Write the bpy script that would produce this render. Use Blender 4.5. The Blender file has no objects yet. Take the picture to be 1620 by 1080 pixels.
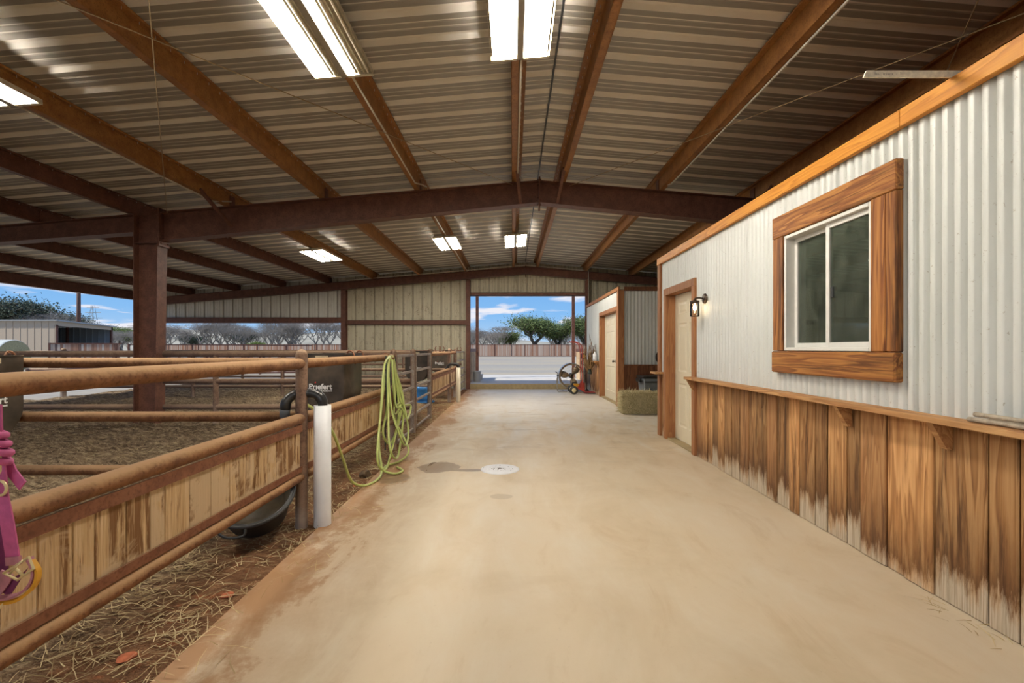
import bpy, bmesh, math, random
from mathutils import Vector, Matrix, noise

random.seed(7)
S = bpy.context.scene
COL = S.collection

# ------------------------------------------------------------------ camera
cam_d = bpy.data.cameras.new('camera')
cam_d.sensor_width = 36.0
cam_d.lens = 735.0 / 1620.0 * 36.0
cam_d.shift_x = -1.0 / 1620.0
cam_d.shift_y = 11.0 / 1620.0
cam_d.clip_end = 3000
cam = bpy.data.objects.new('camera', cam_d)
cam.location = (0, 0, 1.29)
cam.rotation_euler = (math.radians(90), 0, 0)
COL.objects.link(cam)
S.camera = cam

# ------------------------------------------------------------------ light, sky, exposure
S.view_settings.view_transform = 'Standard'
S.view_settings.look = 'None'
S.view_settings.gamma = 1.0
S.view_settings.exposure = 0.0
S.view_settings.use_curve_mapping = False
S.cycles.sample_clamp_indirect = 4.0
S.cycles.caustics_reflective = False
S.cycles.caustics_refractive = False
TUBE_POWER = 120.0
SKY_POWER = 1.0
SUN_POWER = 5.0

world = bpy.data.worlds.new('sky')
S.world = world
world.use_nodes = True
wn = world.node_tree
wn.nodes.clear()
def wnode(t, **k):
    n = wn.nodes.new(t)
    for a, b in k.items():
        setattr(n, a, b)
    return n
w_out = wnode('ShaderNodeOutputWorld')
w_bg = wnode('ShaderNodeBackground')
w_bg.inputs['Strength'].default_value = SKY_POWER
w_tc = wnode('ShaderNodeTexCoord')
w_sep = wnode('ShaderNodeSeparateXYZ')
w_ramp = wnode('ShaderNodeValToRGB')
el = w_ramp.color_ramp.elements
el[0].position = 0.0; el[0].color = (0.50, 0.68, 0.88, 1)
el[1].position = 1.0; el[1].color = (0.07, 0.22, 0.62, 1)
e = el.new(0.07); e.color = (0.25, 0.52, 0.90, 1)
e = el.new(0.22); e.color = (0.10, 0.34, 0.80, 1)
# clouds: the view direction projected on a flat layer high above
w_add = wnode('ShaderNodeMath', operation='ADD'); w_add.inputs[1].default_value = 0.10
w_div = wnode('ShaderNodeVectorMath', operation='DIVIDE')
w_cmb = wnode('ShaderNodeCombineXYZ')
w_noise = wnode('ShaderNodeTexNoise')
w_noise.inputs['Scale'].default_value = 1.15
w_noise.inputs['Detail'].default_value = 7
w_noise.inputs['Roughness'].default_value = 0.52
w_noise.inputs['Distortion'].default_value = 0.3
w_cr = wnode('ShaderNodeValToRGB')
w_cr.color_ramp.elements[0].position = 0.53
w_cr.color_ramp.elements[1].position = 0.62
w_mix = wnode('ShaderNodeMixRGB')
w_mix.inputs['Color2'].default_value = (0.86, 0.86, 0.93, 1)
L = wn.links.new
L(w_tc.outputs['Generated'], w_sep.inputs[0])
L(w_sep.outputs['Z'], w_ramp.inputs['Fac'])
L(w_sep.outputs['Z'], w_add.inputs[0])
for i in range(3):
    L(w_add.outputs[0], w_cmb.inputs[i])
L(w_tc.outputs['Generated'], w_div.inputs[0])
L(w_cmb.outputs[0], w_div.inputs[1])
L(w_div.outputs[0], w_noise.inputs['Vector'])
L(w_noise.outputs['Fac'], w_cr.inputs['Fac'])
L(w_cr.outputs['Color'], w_mix.inputs['Fac'])
L(w_ramp.outputs['Color'], w_mix.inputs['Color1'])
L(w_mix.outputs['Color'], w_bg.inputs['Color'])
L(w_bg.outputs[0], w_out.inputs['Surface'])

sun_d = bpy.data.lights.new('sun', 'SUN')
sun_d.energy = SUN_POWER
sun_d.angle = math.radians(3)
sun_d.color = (1.0, 0.95, 0.86)
sun = bpy.data.objects.new('sun', sun_d)
COL.objects.link(sun)
sun.rotation_euler = Vector((0.52, 0.24, -0.78)).to_track_quat('-Z', 'Y').to_euler()

# ------------------------------------------------------------------ materials
def new_mat(name):
    m = bpy.data.materials.new(name)
    m.use_nodes = True
    nt = m.node_tree
    b = nt.nodes['Principled BSDF']
    return m, nt, b

class NT:
    """small helper around a node tree"""
    def __init__(s, nt):
        s.nt = nt
    def n(s, t, ins=None, **k):
        nd = s.nt.nodes.new(t)
        for a, b in k.items():
            setattr(nd, a, b)
        if ins:
            for a, b in ins.items():
                s.set(nd.inputs[a], b)
        return nd
    def set(s, sock, v):
        if isinstance(v, bpy.types.NodeSocket):
            s.nt.links.new(v, sock)
        elif isinstance(v, bpy.types.Node):
            s.nt.links.new(v.outputs[0], sock)
        else:
            sock.default_value = v
    def math(s, op, a, b=0.0, c=None, clamp=False):
        nd = s.n('ShaderNodeMath', operation=op, use_clamp=clamp)
        s.set(nd.inputs[0], a); s.set(nd.inputs[1], b)
        if c is not None: s.set(nd.inputs[2], c)
        return nd.outputs[0]
    def mix(s, f, a, b, mode='MIX'):
        nd = s.n('ShaderNodeMixRGB', blend_type=mode)
        for q, v in zip(nd.inputs, (f, a, b)):
            if isinstance(v, tuple) and len(v) == 3: v = v + (1,)
            s.set(q, v)
        return nd.outputs[0]
    def ramp(s, f, stops, interp='LINEAR'):
        nd = s.n('ShaderNodeValToRGB')
        cr = nd.color_ramp
        cr.interpolation = interp
        while len(cr.elements) > 1: cr.elements.remove(cr.elements[-1])
        for i, (p, c) in enumerate(stops):
            if not isinstance(c, tuple): c = (c, c, c)
            if len(c) == 3: c = c + (1,)
            if i == 0:
                cr.elements[0].position = p; cr.elements[0].color = c
            else:
                cr.elements.new(p).color = c
        s.set(nd.inputs[0], f)
        return nd.outputs[0]
    def obj(s):
        return s.n('ShaderNodeTexCoord').outputs['Object']
    def rnd(s):
        return s.n('ShaderNodeObjectInfo').outputs['Random']
    def mapping(s, v, scale=(1, 1, 1), loc=(0, 0, 0)):
        nd = s.n('ShaderNodeMapping')
        s.set(nd.inputs['Vector'], v)
        s.set(nd.inputs['Scale'], scale); s.set(nd.inputs['Location'], loc)
        return nd.outputs[0]
    def noise(s, v, scale=5, detail=4, rough=0.55, dist=0.0):
        nd = s.n('ShaderNodeTexNoise')
        s.set(nd.inputs['Vector'], v)
        s.set(nd.inputs['Scale'], scale); s.set(nd.inputs['Detail'], detail)
        s.set(nd.inputs['Roughness'], rough); s.set(nd.inputs['Distortion'], dist)
        return nd.outputs['Fac']
    def bump(s, h, strength=0.3, dist=0.01, b=None):
        nd = s.n('ShaderNodeBump')
        s.set(nd.inputs['Height'], h)
        nd.inputs['Strength'].default_value = strength
        nd.inputs['Distance'].default_value = dist
        return nd.outputs[0]

def plain(name, col, rough=0.5, metal=0.0, var=0.08, scale=12.0, spec=0.5, emit=0.0, bump=0.0):
    m, nt, b = new_mat(name); N = NT(nt)
    f = N.noise(N.obj(), scale, 4)
    d = tuple(max(0, c * (1 - var)) for c in col); l = tuple(min(1, c * (1 + var)) for c in col)
    c = N.ramp(f, [(0.3, d), (0.7, l)])
    N.set(b.inputs['Base Color'], c)
    b.inputs['Roughness'].default_value = rough
    b.inputs['Metallic'].default_value = metal
    b.inputs['Specular IOR Level'].default_value = spec
    if emit:
        b.inputs['Emission Color'].default_value = tuple(col) + (1,)
        b.inputs['Emission Strength'].default_value = emit
    if bump:
        N.set(b.inputs['Normal'], N.bump(f, bump, 0.004))
    return m

def rust(name, base, dark, dust, dust_amt=0.6, rough=0.75, foot=None):
    """weathered steel pipe: rust mottling, pits, and dust that has settled on the upper side"""
    m, nt, b = new_mat(name); N = NT(nt)
    o = N.obj()
    f1 = N.noise(o, 9, 6, 0.65); f2 = N.noise(o, 70, 4, 0.6)
    c = N.ramp(f1, [(0.32, dark), (0.62, base)])
    c = N.mix(N.ramp(f2, [(0.52, 0.0), (0.66, 0.55)]), c, tuple(x * 0.55 for x in dark))
    g = N.n('ShaderNodeNewGeometry')
    sp = N.n('ShaderNodeSeparateXYZ'); N.set(sp.inputs[0], g.outputs['Normal'])
    up = N.math('MULTIPLY_ADD', sp.outputs['Z'], 0.75, N.math('MULTIPLY', f1, 0.6))
    up = N.math('ADD', up, N.math('MULTIPLY', f2, -0.35))
    f = N.ramp(up, [(0.1, 0.0), (0.65, dust_amt)])
    c = N.mix(f, c, dust)
    if foot:
        so = N.n('ShaderNodeSeparateXYZ'); N.set(so.inputs[0], o)
        hz_ = N.math('ADD', so.outputs['Z'], N.math('MULTIPLY', N.math('SUBTRACT', f1, 0.5), 0.25))
        c = N.mix(N.ramp(hz_, [(0.05, 0.75), (0.17, 0.25), (0.5, 0.0)]), c, foot)
    N.set(b.inputs['Base Color'], c)
    b.inputs['Roughness'].default_value = rough
    b.inputs['Specular IOR Level'].default_value = 0.3
    N.set(b.inputs['Normal'], N.bump(f2, 0.35, 0.002))
    return m

def wood(name, light, mid, dark, axis='Z', bleach=False, streak=0.35, gloss=0.6, tone=0.3, tonecol=None, st_lo=0.50):
    """sawn timber; grain runs along axis; every board (object) gets its own grain and tone"""
    m, nt, b = new_mat(name); N = NT(nt)
    o = N.obj(); r = N.rnd()
    off = N.n('ShaderNodeCombineXYZ')
    for i, k in enumerate((37.0, 53.0, 71.0)):
        N.set(off.inputs[i], N.math('MULTIPLY', r, k))
    av = N.n('ShaderNodeVectorMath', operation='ADD'); N.set(av.inputs[0], o); N.set(av.inputs[1], off)
    sc = {'Z': (1, 1, .075), 'Y': (1, .075, 1), 'X': (.075, 1, 1)}[axis]
    v = N.mapping(av.outputs[0], sc)
    big = N.noise(v, 7.5, 3, 0.5, 0.6)
    ring = N.math('FRACT', N.math('MULTIPLY', big, 9.0))
    ringc = N.ramp(ring, [(0.0, 0.25), (0.55, 0.75), (0.85, 1.0), (1.0, 0.2)])
    sc2 = {'Z': (1, 1, .02), 'Y': (1, .02, 1), 'X': (.02, 1, 1)}[axis]
    fine = N.noise(N.mapping(av.outputs[0], sc2), 130, 4, 0.6)
    g = N.math('ADD', N.math('MULTIPLY', ringc, 0.5), N.math('MULTIPLY', fine, 0.5))
    c = N.ramp(g, [(0.2, dark), (0.48, mid), (0.78, light)])
    st = N.noise(N.mapping(av.outputs[0], tuple(q * 1.0 for q in sc)), 14, 5, 0.7)
    c = N.mix(N.ramp(st, [(st_lo, 0.0), (st_lo + 0.14, streak)]), c, tuple(x * 0.35 for x in dark))
    # board to board tone
    r2 = N.math('FRACT', N.math('MULTIPLY', r, 13.7))
    tc = N.ramp(r2, [(0.0, 1 - tone), (0.5, 1.0), (1.0, 1 + tone * 0.5)])
    c = N.mix(1.0, c, tc, 'MULTIPLY')
    r3 = N.math('FRACT', N.math('MULTIPLY', r, 91.3))
    if tonecol:
        c = N.mix(N.ramp(r3, [(0.62, 0.0), (0.95, 0.75)]), c, tonecol)
    if bleach:
        sp = N.n('ShaderNodeSeparateXYZ'); N.set(sp.inputs[0], o)
        jag = N.noise(N.mapping(av.outputs[0], (1, 1, .16)), 15, 6, 0.75)
        h = N.math('ADD', sp.outputs['Z'], N.math('MULTIPLY', N.math('SUBTRACT', jag, 0.5), 0.50))
        h = N.math('ADD', h, N.math('MULTIPLY', N.math('SUBTRACT', r2, 0.5), 0.20))
        burn = N.ramp(h, [(0.07, 0.0), (0.15, 0.72), (0.25, 0.45), (0.48, 0.0)])
        c = N.mix(burn, c, tuple(x * 0.40 for x in dark))
        pale = N.ramp(h, [(0.03, 1.0), (0.14, 0.0)])
        grey = N.ramp(fine, [(0.35, (0.34, 0.27, 0.19)), (0.6, (0.60, 0.53, 0.42))])
        c = N.mix(N.math('MULTIPLY', pale, 0.88), c, grey)
    N.set(b.inputs['Base Color'], c)
    b.inputs['Roughness'].default_value = gloss
    b.inputs['Specular IOR Level'].default_value = 0.3
    N.set(b.inputs['Normal'], N.bump(g, 0.35, 0.003))
    return m

M = {}
M['steel'] = rust('brown_primer_steel', (0.175, 0.075, 0.050), (0.11, 0.048, 0.033), (0.30, 0.15, 0.08), 0.35, 0.5)
M['purlin'] = rust('lamplit_primer_steel', (0.38, 0.175, 0.055), (0.24, 0.100, 0.033), (0.40, 0.22, 0.09), 0.35, 0.45)  # same brown primer, with the lamps' orange light put into the colour
M['pipe'] = rust('dusty_rusty_pipe', (0.27, 0.125, 0.055), (0.15, 0.066, 0.033), (0.50, 0.31, 0.165), 0.9, 0.8)
M['post'] = rust('brown_fence_post', (0.24, 0.15, 0.11), (0.16, 0.095, 0.070), (0.45, 0.31, 0.20), 0.8, 0.8, (0.55, 0.46, 0.38))
M['bar'] = rust('red_brown_flat_bar', (0.235, 0.095, 0.050), (0.16, 0.062, 0.034), (0.36, 0.21, 0.12), 0.6, 0.7)
M['wainscot'] = wood('stained_wainscot_board', (0.64, 0.37, 0.165), (0.45, 0.225, 0.085), (0.15, 0.060, 0.025), 'Z', True, 0.8, 0.7, 0.50, (0.24, 0.115, 0.052), 0.52)
M['trim_z'] = wood('window_trim_upright', (0.44, 0.19, 0.050), (0.24, 0.085, 0.023), (0.070, 0.024, 0.010), 'Z', False, 0.75, 0.5, 0.2)
M['trim_y'] = wood('window_trim_level', (0.46, 0.21, 0.055), (0.27, 0.10, 0.028), (0.080, 0.028, 0.010), 'Y', False, 0.6, 0.5, 0.15)
M['shelf'] = wood('sawn_shelf_board', (0.55, 0.32, 0.14), (0.42, 0.21, 0.085), (0.24, 0.11, 0.045), 'Y', False, 0.25, 0.7, 0.1)
M['header'] = wood('orange_header_board', (0.70, 0.31, 0.045), (0.58, 0.23, 0.03), (0.40, 0.14, 0.02), 'Y', False, 0.08, 0.5, 0.06)
M['casing'] = wood('door_casing_board', (0.42, 0.20, 0.085), (0.33, 0.14, 0.058), (0.20, 0.080, 0.036), 'Z', False, 0.15, 0.6, 0.12)
M['dark_board'] = wood('dark_brown_board', (0.26, 0.105, 0.045), (0.17, 0.064, 0.028), (0.08, 0.030, 0.014), 'Z', False, 0.3, 0.65, 0.25)
def panel_wood():
    """raw boards: pale dust over bare timber with dark soaked streaks"""
    m, nt, b = new_mat('dusty_fence_board'); N = NT(nt)
    o = N.obj(); r = N.rnd()
    off = N.n('ShaderNodeCombineXYZ')
    for i, k in enumerate((37.0, 53.0, 71.0)):
        N.set(off.inputs[i], N.math('MULTIPLY', r, k))
    av = N.n('ShaderNodeVectorMath', operation='ADD'); N.set(av.inputs[0], o); N.set(av.inputs[1], off)
    v = av.outputs[0]
    fine = N.noise(N.mapping(v, (1, 1, .035)), 110, 4, 0.6)
    base = N.ramp(fine, [(0.3, (0.46, 0.29, 0.14)), (0.55, (0.64, 0.46, 0.26)), (0.75, (0.74, 0.57, 0.36))])
    st = N.noise(N.mapping(v, (1, 1, .07)), 26, 5, 0.72, 0.4)
    r2 = N.math('FRACT', N.math('MULTIPLY', r, 13.7))
    thr = N.math('ADD', st, N.math('MULTIPLY', N.math('SUBTRACT', r2, 0.5), 0.16))
    c = N.mix(N.ramp(thr, [(0.465, 0.0), (0.555, 0.88)]), base, (0.17, 0.075, 0.028))
    dn = N.noise(N.mapping(v, (1, 1, .8)), 5.5, 5, 0.7, 0.5)
    sp = N.n('ShaderNodeSeparateXYZ'); N.set(sp.inputs[0], o)
    low = N.ramp(sp.outputs['Z'], [(0.40, 0.35), (0.47, 0.0)])
    du = N.ramp(N.math('ADD', N.math('ADD', dn, low), N.math('MULTIPLY', N.math('SUBTRACT', N.math('FRACT', N.math('MULTIPLY', r, 7.3)), 0.5), 0.25)), [(0.50, 0.0), (0.62, 0.9)])
    c = N.mix(du, c, (0.62, 0.47, 0.30))
    N.set(b.inputs['Base Color'], c)
    b.inputs['Roughness'].default_value = 0.9
    b.inputs['Specular IOR Level'].default_value = 0.2
    N.set(b.inputs['Normal'], N.bump(N.math('ADD', fine, st), 0.5, 0.003))
    return m
M['panel_wood'] = panel_wood()

def deck_mat():
    """bare roof sheet: dull oxidised pans, brighter rolled ribs (face attribute 'tone')"""
    m, nt, b = new_mat('bare_galvalume_roof'); N = NT(nt)
    o = N.obj()
    f = N.noise(N.mapping(o, (0.35, 1, 1)), 6, 5, 0.6)
    a = N.n('ShaderNodeAttribute', attribute_name='tone')
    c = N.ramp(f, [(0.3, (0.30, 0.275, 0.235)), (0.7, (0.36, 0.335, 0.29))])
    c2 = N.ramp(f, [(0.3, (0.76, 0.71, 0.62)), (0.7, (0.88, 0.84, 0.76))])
    N.set(b.inputs['Base Color'], N.mix(a.outputs['Fac'], c, c2))  # bright rib bands and dark pans are painted light and shade
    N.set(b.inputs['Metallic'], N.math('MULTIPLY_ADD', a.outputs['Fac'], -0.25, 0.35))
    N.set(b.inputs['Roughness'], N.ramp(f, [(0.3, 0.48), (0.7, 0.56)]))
    return m
M['deck'] = deck_mat()

def wall_metal(name, a, bcol, metal, stain=None, rough=0.45, stain_amt=0.5):
    m, nt, b = new_mat(name); N = NT(nt)
    o = N.obj()
    f = N.noise(N.mapping(o, (1, 1, .3)), 3, 5, 0.6)
    c = N.ramp(f, [(0.3, a), (0.7, bcol)])
    if stain:
        s1 = N.noise(N.mapping(o, (1, 1, .45)), 9, 6, 0.7)
        s2 = N.noise(o, 45, 4, 0.7)
        k = N.math('MULTIPLY', N.ramp(s1, [(0.5, 0.0), (0.62, 1.0)]), N.ramp(s2, [(0.45, 0.0), (0.62, 1.0)]))
        c = N.mix(N.math('MULTIPLY', k, stain_amt), c, stain)
    else:
        s2 = N.noise(o, 60, 3, 0.6)
        c = N.mix(N.ramp(s2, [(0.66, 0.0), (0.72, 0.5)]), c, (0.30, 0.24, 0.16))
    if stain:   # shadow lines of the rolled ribs, painted into the colour by face tone
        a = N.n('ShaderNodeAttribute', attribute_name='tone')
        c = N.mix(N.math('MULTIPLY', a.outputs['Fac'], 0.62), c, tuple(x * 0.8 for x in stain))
    N.set(b.inputs['Base Color'], c)
    b.inputs['Metallic'].default_value = metal
    b.inputs['Roughness'].default_value = rough
    return m
M['corr'] = wall_metal('galvalume_corrugated_wall', (0.64, 0.66, 0.62), (0.73, 0.75, 0.72), 0.10, rough=0.48)
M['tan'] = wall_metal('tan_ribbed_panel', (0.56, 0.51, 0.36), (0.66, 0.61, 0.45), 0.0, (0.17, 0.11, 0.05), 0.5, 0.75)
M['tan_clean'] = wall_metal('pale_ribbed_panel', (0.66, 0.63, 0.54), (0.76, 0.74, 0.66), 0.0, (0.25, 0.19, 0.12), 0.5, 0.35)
M['shed_tan'] = plain('tan_shed_panel', (0.50, 0.40, 0.29), 0.6, var=0.03)
M['shed_grey'] = plain('grey_shed_panel', (0.40, 0.42, 0.42), 0.5, 0.2, var=0.05)

def concrete():
    m, nt, b = new_mat('dusty_concrete_floor'); N = NT(nt)
    o = N.obj()
    sp = N.n('ShaderNodeSeparateXYZ'); N.set(sp.inputs[0], o)
    X, Y = sp.outputs['X'], sp.outputs['Y']
    f1 = N.noise(o, 0.9, 5, 0.6, 0.4)
    f2 = N.noise(N.mapping(o, (1, .35, 1)), 3.2, 6, 0.65, 0.6)
    f3 = N.noise(o, 40, 5, 0.7)
    c = N.ramp(f1, [(0.30, (0.56, 0.45, 0.30)), (0.50, (0.65, 0.54, 0.385)), (0.70, (0.66, 0.57, 0.43))])
    c = N.mix(N.ramp(f2, [(0.50, 0.0), (0.72, 0.42)]), c, (0.70, 0.64, 0.52))
    c = N.mix(N.ramp(f2, [(0.26, 0.40), (0.44, 0.0)]), c, (0.47, 0.32, 0.16))
    c = N.mix(N.ramp(f3, [(0.62, 0.0), (0.74, 0.22)]), c, (0.30, 0.20, 0.11))
    # cool daylight from the far opening, painted into the colour as grey
    far = N.math('ADD', N.math('MULTIPLY', Y, 0.1), N.math('MULTIPLY', N.math('SUBTRACT', f2, 0.5), 0.9))
    c = N.mix(N.ramp(far, [(0.65, 0.0), (1.15, 0.75)]), c, (0.66, 0.63, 0.57))
    # brush and track marks in the middle distance
    tr = N.noise(N.mapping(o, (.5, 2.2, 1)), 2.4, 6, 0.7, 1.0)
    band = N.ramp(Y, [(0.0, 0.0), (0.40, 0.0)])
    mid = N.math('MULTIPLY', N.ramp(N.math('MULTIPLY', Y, 0.05), [(0.24, 0.0), (0.36, 1.0), (0.62, 1.0), (0.72, 0.2)]), N.ramp(tr, [(0.55, 0.0), (0.66, 0.55)]))
    c = N.mix(mid, c, (0.33, 0.235, 0.14))
    # red soil carried onto the slab along the pens
    edge = N.math('ADD', N.math('ADD', X, 1.30), N.math('ADD', N.math('MULTIPLY', N.math('SUBTRACT', f2, 0.5), 1.0), N.math('MULTIPLY', N.math('SUBTRACT', N.noise(o, 7, 6, 0.75), 0.5), 0.55)))
    c = N.mix(N.ramp(edge, [(0.0, 1.0), (0.12, 0.75), (0.20, 0.35), (0.60, 0.0)]), c, (0.36, 0.20, 0.095))
    # water stains by the drain cover and by the hose
    def blob(cx, cy, rx, ry, lo=0.75, hi=1.05, amp=1.3):
        dx = N.math('DIVIDE', N.math('SUBTRACT', X, cx), rx)
        dy = N.math('DIVIDE', N.math('SUBTRACT', Y, cy), ry)
        d = N.math('ADD', N.math('MULTIPLY', dx, dx), N.math('MULTIPLY', dy, dy))
        d = N.math('ADD', d, N.math('MULTIPLY', N.math('SUBTRACT', N.noise(o, 7.5, 5, 0.6), 0.5), amp))
        return N.ramp(d, [(lo, 1.0), (hi, 0.0)])
    wet = N.math('MAXIMUM', blob(-0.80, 5.05, 0.26, 0.26, .7, .8), blob(-0.45, 4.93, 0.28, 0.06, .7, .9, .9))
    wet = N.math('MAXIMUM', wet, blob(-1.20, 4.62, 0.20, 0.20, .7, .85))
    c = N.mix(N.math('MULTIPLY', wet, 0.72), c, (0.20, 0.125, 0.07))
    c = N.mix(N.math('MULTIPLY', blob(-0.10, 4.05, 0.10, 0.08), 0.35), c, (0.30, 0.22, 0.13))
    # hairline scratch curves
    rg = N.noise(N.mapping(o, (1, .5, 1), (3, 7, 0)), 0.8, 2, 0.5)
    ln = N.ramp(N.math('ABSOLUTE', N.math('SUBTRACT', rg, 0.47)), [(0.0, 0.22), (0.0022, 0.0)])
    N.set(b.inputs['Base Color'], c)
    N.set(b.inputs['Roughness'], N.math('SUBTRACT', N.ramp(f2, [(0.3, 0.62), (0.7, 0.42)]), N.math('MULTIPLY', wet, 0.2)))
    N.set(b.inputs['Normal'], N.bump(f3, 0.12, 0.002))
    return m
M['concrete'] = concrete()

def soil():
    m, nt, b = new_mat('pen_soil_and_manure'); N = NT(nt)
    o = N.obj()
    sp = N.n('ShaderNodeSeparateXYZ'); N.set(sp.inputs[0], o)
    f1 = N.noise(o, 1.6, 5, 0.6); f2 = N.noise(N.mapping(o, (0.6, 1.4, 1)), 14, 6, 0.7, 0.8); f3 = N.noise(o, 60, 4, 0.7)
    c = N.ramp(f2, [(0.32, (0.050, 0.034, 0.022)), (0.50, (0.21, 0.145, 0.090)), (0.64, (0.46, 0.36, 0.235))])
    c = N.mix(N.ramp(f3, [(0.56, 0.0), (0.64, 0.7)]), c, (0.52, 0.43, 0.28))
    red = N.ramp(f2, [(0.3, (0.17, 0.085, 0.042)), (0.65, (0.34, 0.165, 0.080))])
    red = N.mix(N.ramp(N.noise(o, 8, 3, 0.5), [(0.60, 0.0), (0.68, 0.6)]), red, (0.45, 0.14, 0.055))
    edge = N.math('ADD', sp.outputs['X'], N.math('MULTIPLY', N.math('SUBTRACT', f1, 0.5), 0.8))
    e01 = N.math('ADD', N.math('MULTIPLY', edge, 0.5), 1.05, clamp=True)
    c = N.mix(N.ramp(e01, [(0.0, 0.0), (0.16, 0.9)]), c, red)
    N.set(b.inputs['Base Color'], c)
    b.inputs['Roughness'].default_value = 0.95
    b.inputs['Specular IOR Level'].default_value = 0.15
    N.set(b.inputs['Normal'], N.bump(N.math('ADD', f2, N.math('MULTIPLY', f3, 0.5)), 1.0, 0.05))
    return m
M['soil'] = soil()

def gravel():
    m, nt, b = new_mat('crushed_limestone_yard'); N = NT(nt)
    o = N.obj()
    f1 = N.noise(N.mapping(o, (.3, 1, 1)), 0.16, 5, 0.6); f2 = N.noise(o, 3.0, 6, 0.75)
    c = N.ramp(f1, [(0.38, (0.27, 0.250, 0.215)), (0.52, (0.32, 0.285, 0.225)), (0.66, (0.40, 0.32, 0.20))])
    c = N.mix(N.ramp(f2, [(0.45, 0.0), (0.7, 0.3)]), c, (0.48, 0.43, 0.34))
    N.set(b.inputs['Base Color'], c)
    b.inputs['Roughness'].default_value = 0.95
    N.set(b.inputs['Normal'], N.bump(f2, 0.5, 0.02))
    return m
M['gravel'] = gravel()

def toned(name, dark, light, rough=0.8, attr='tone', mid=None):
    """colour picked per piece from the face attribute 'tone'"""
    m, nt, b = new_mat(name); N = NT(nt)
    a = N.n('ShaderNodeAttribute', attribute_name=attr)
    st = [(0.0, dark), (1.0, light)] if mid is None else [(0.0, dark), (0.5, mid), (1.0, light)]
    c = N.ramp(a.outputs['Fac'], st)
    N.set(b.inputs['Base Color'], c)
    b.inputs['Roughness'].default_value = rough
    b.inputs['Specular IOR Level'].default_value = 0.2
    return m
M['straw'] = toned('straw', (0.30, 0.21, 0.10), (0.66, 0.53, 0.30))
M['hay'] = toned('green_hay', (0.34, 0.29, 0.15), (0.80, 0.70, 0.44))
M['leaf'] = toned('oak_leaf', (0.045, 0.070, 0.025), (0.26, 0.33, 0.12), 0.7)
M['leaf_dark'] = toned('grey_oak_leaf', (0.045, 0.060, 0.045), (0.16, 0.19, 0.13), 0.7)
M['leaf_lime'] = toned('cedar_leaf', (0.06, 0.10, 0.03), (0.30, 0.38, 0.10), 0.7)
M['bark_bare'] = plain('grey_bare_twig', (0.27, 0.25, 0.225), 0.9, var=0.25, scale=0.5)
M['bark'] = plain('dark_bark', (0.10, 0.085, 0.07), 0.9, var=0.3)
M['far_fence'] = toned('weathered_picket', (0.13, 0.095, 0.085), (0.52, 0.42, 0.34), 0.85, mid=(0.38, 0.19, 0.115))
M['white_housing'] = plain('grimy_white_enamel', (0.60, 0.54, 0.40), 0.4, var=0.25, scale=30)
M['channel'] = plain('dull_grey_channel', (0.30, 0.26, 0.20), 0.5)
def tube_mat():
    m, nt, b = new_mat('lit_fluorescent_tube')
    b.inputs['Base Color'].default_value = (1, 1, 1, 1)
    b.inputs['Emission Color'].default_value = (1.0, 0.93, 0.82, 1)
    b.inputs['Emission Strength'].default_value = TUBE_POWER
    return m
M['tube'] = tube_mat()
M['unlit_tube'] = plain('unlit_fluorescent_tube', (0.75, 0.68, 0.52), 0.3, var=0.05)
M['door'] = plain('cream_painted_door', (0.78, 0.70, 0.52), 0.4, var=0.02)
M['vinyl'] = plain('white_vinyl', (0.74, 0.73, 0.68), 0.35, var=0.04)
M['pvc'] = plain('white_plastic_pipe', (0.78, 0.79, 0.80), 0.35, var=0.06, scale=5)
M['pvc_old'] = plain('yellowed_plastic_pipe', (0.62, 0.56, 0.42), 0.4, var=0.08, scale=5)
M['black'] = plain('black_plastic', (0.018, 0.019, 0.020), 0.28, var=0.2)
M['rubber'] = plain('black_rubber', (0.025, 0.025, 0.026), 0.5, var=0.3)
M['rubber_dusty'] = plain('dusty_rubber_inside', (0.11, 0.085, 0.05), 0.5, var=0.6, scale=9)
M['grey_plastic'] = plain('grey_plastic', (0.17, 0.19, 0.21), 0.45)
M['feeder'] = plain('brown_black_feeder_plastic', (0.060, 0.045, 0.031), 0.5, var=0.55, scale=7)
M['blue'] = plain('blue_plastic', (0.03, 0.20, 0.52), 0.4, var=0.2)
M['gate'] = rust('galvanised_gate_bar', (0.36, 0.31, 0.27), (0.22, 0.16, 0.12), (0.47, 0.40, 0.33), 0.7, 0.5)
M['hose'] = plain('lime_garden_hose', (0.52, 0.60, 0.20), 0.4, var=0.12, scale=4)
M['rope'] = plain('black_rope', (0.03, 0.04, 0.035), 0.8, var=0.4, scale=60)
M['pink'] = plain('pink_nylon_strap', (0.50, 0.10, 0.26), 0.7, var=0.15, scale=40)
M['plum'] = plain('plum_nylon_strap', (0.16, 0.025, 0.10), 0.7, var=0.2, scale=40)
M['pinkdust'] = plain('dusty_pink_strap', (0.46, 0.20, 0.25), 0.75, var=0.15, scale=40)
M['gold'] = plain('golden_yellow_strap', (0.72, 0.36, 0.03), 0.6, var=0.1)
M['brass'] = plain('cream_brass_hardware', (0.72, 0.60, 0.33), 0.35, 0.3, var=0.08)
M['red'] = plain('red_enamel', (0.34, 0.035, 0.022), 0.4, var=0.15)
M['white'] = plain('white_paint', (0.80, 0.80, 0.78), 0.5, var=0.03)
M['letter'] = plain('white_lettering', (0.85, 0.85, 0.82), 0.5, var=0.02)
M['letter_red'] = plain('red_lettering', (0.60, 0.02, 0.02), 0.5, var=0.02)
M['yellow'] = plain('yellow_plastic', (0.75, 0.38, 0.03), 0.4)
M['chrome'] = plain('brushed_steel', (0.55, 0.54, 0.52), 0.35, 0.8)
M['bronze'] = plain('dark_bronze', (0.055, 0.035, 0.022), 0.4, 0.5)
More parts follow.
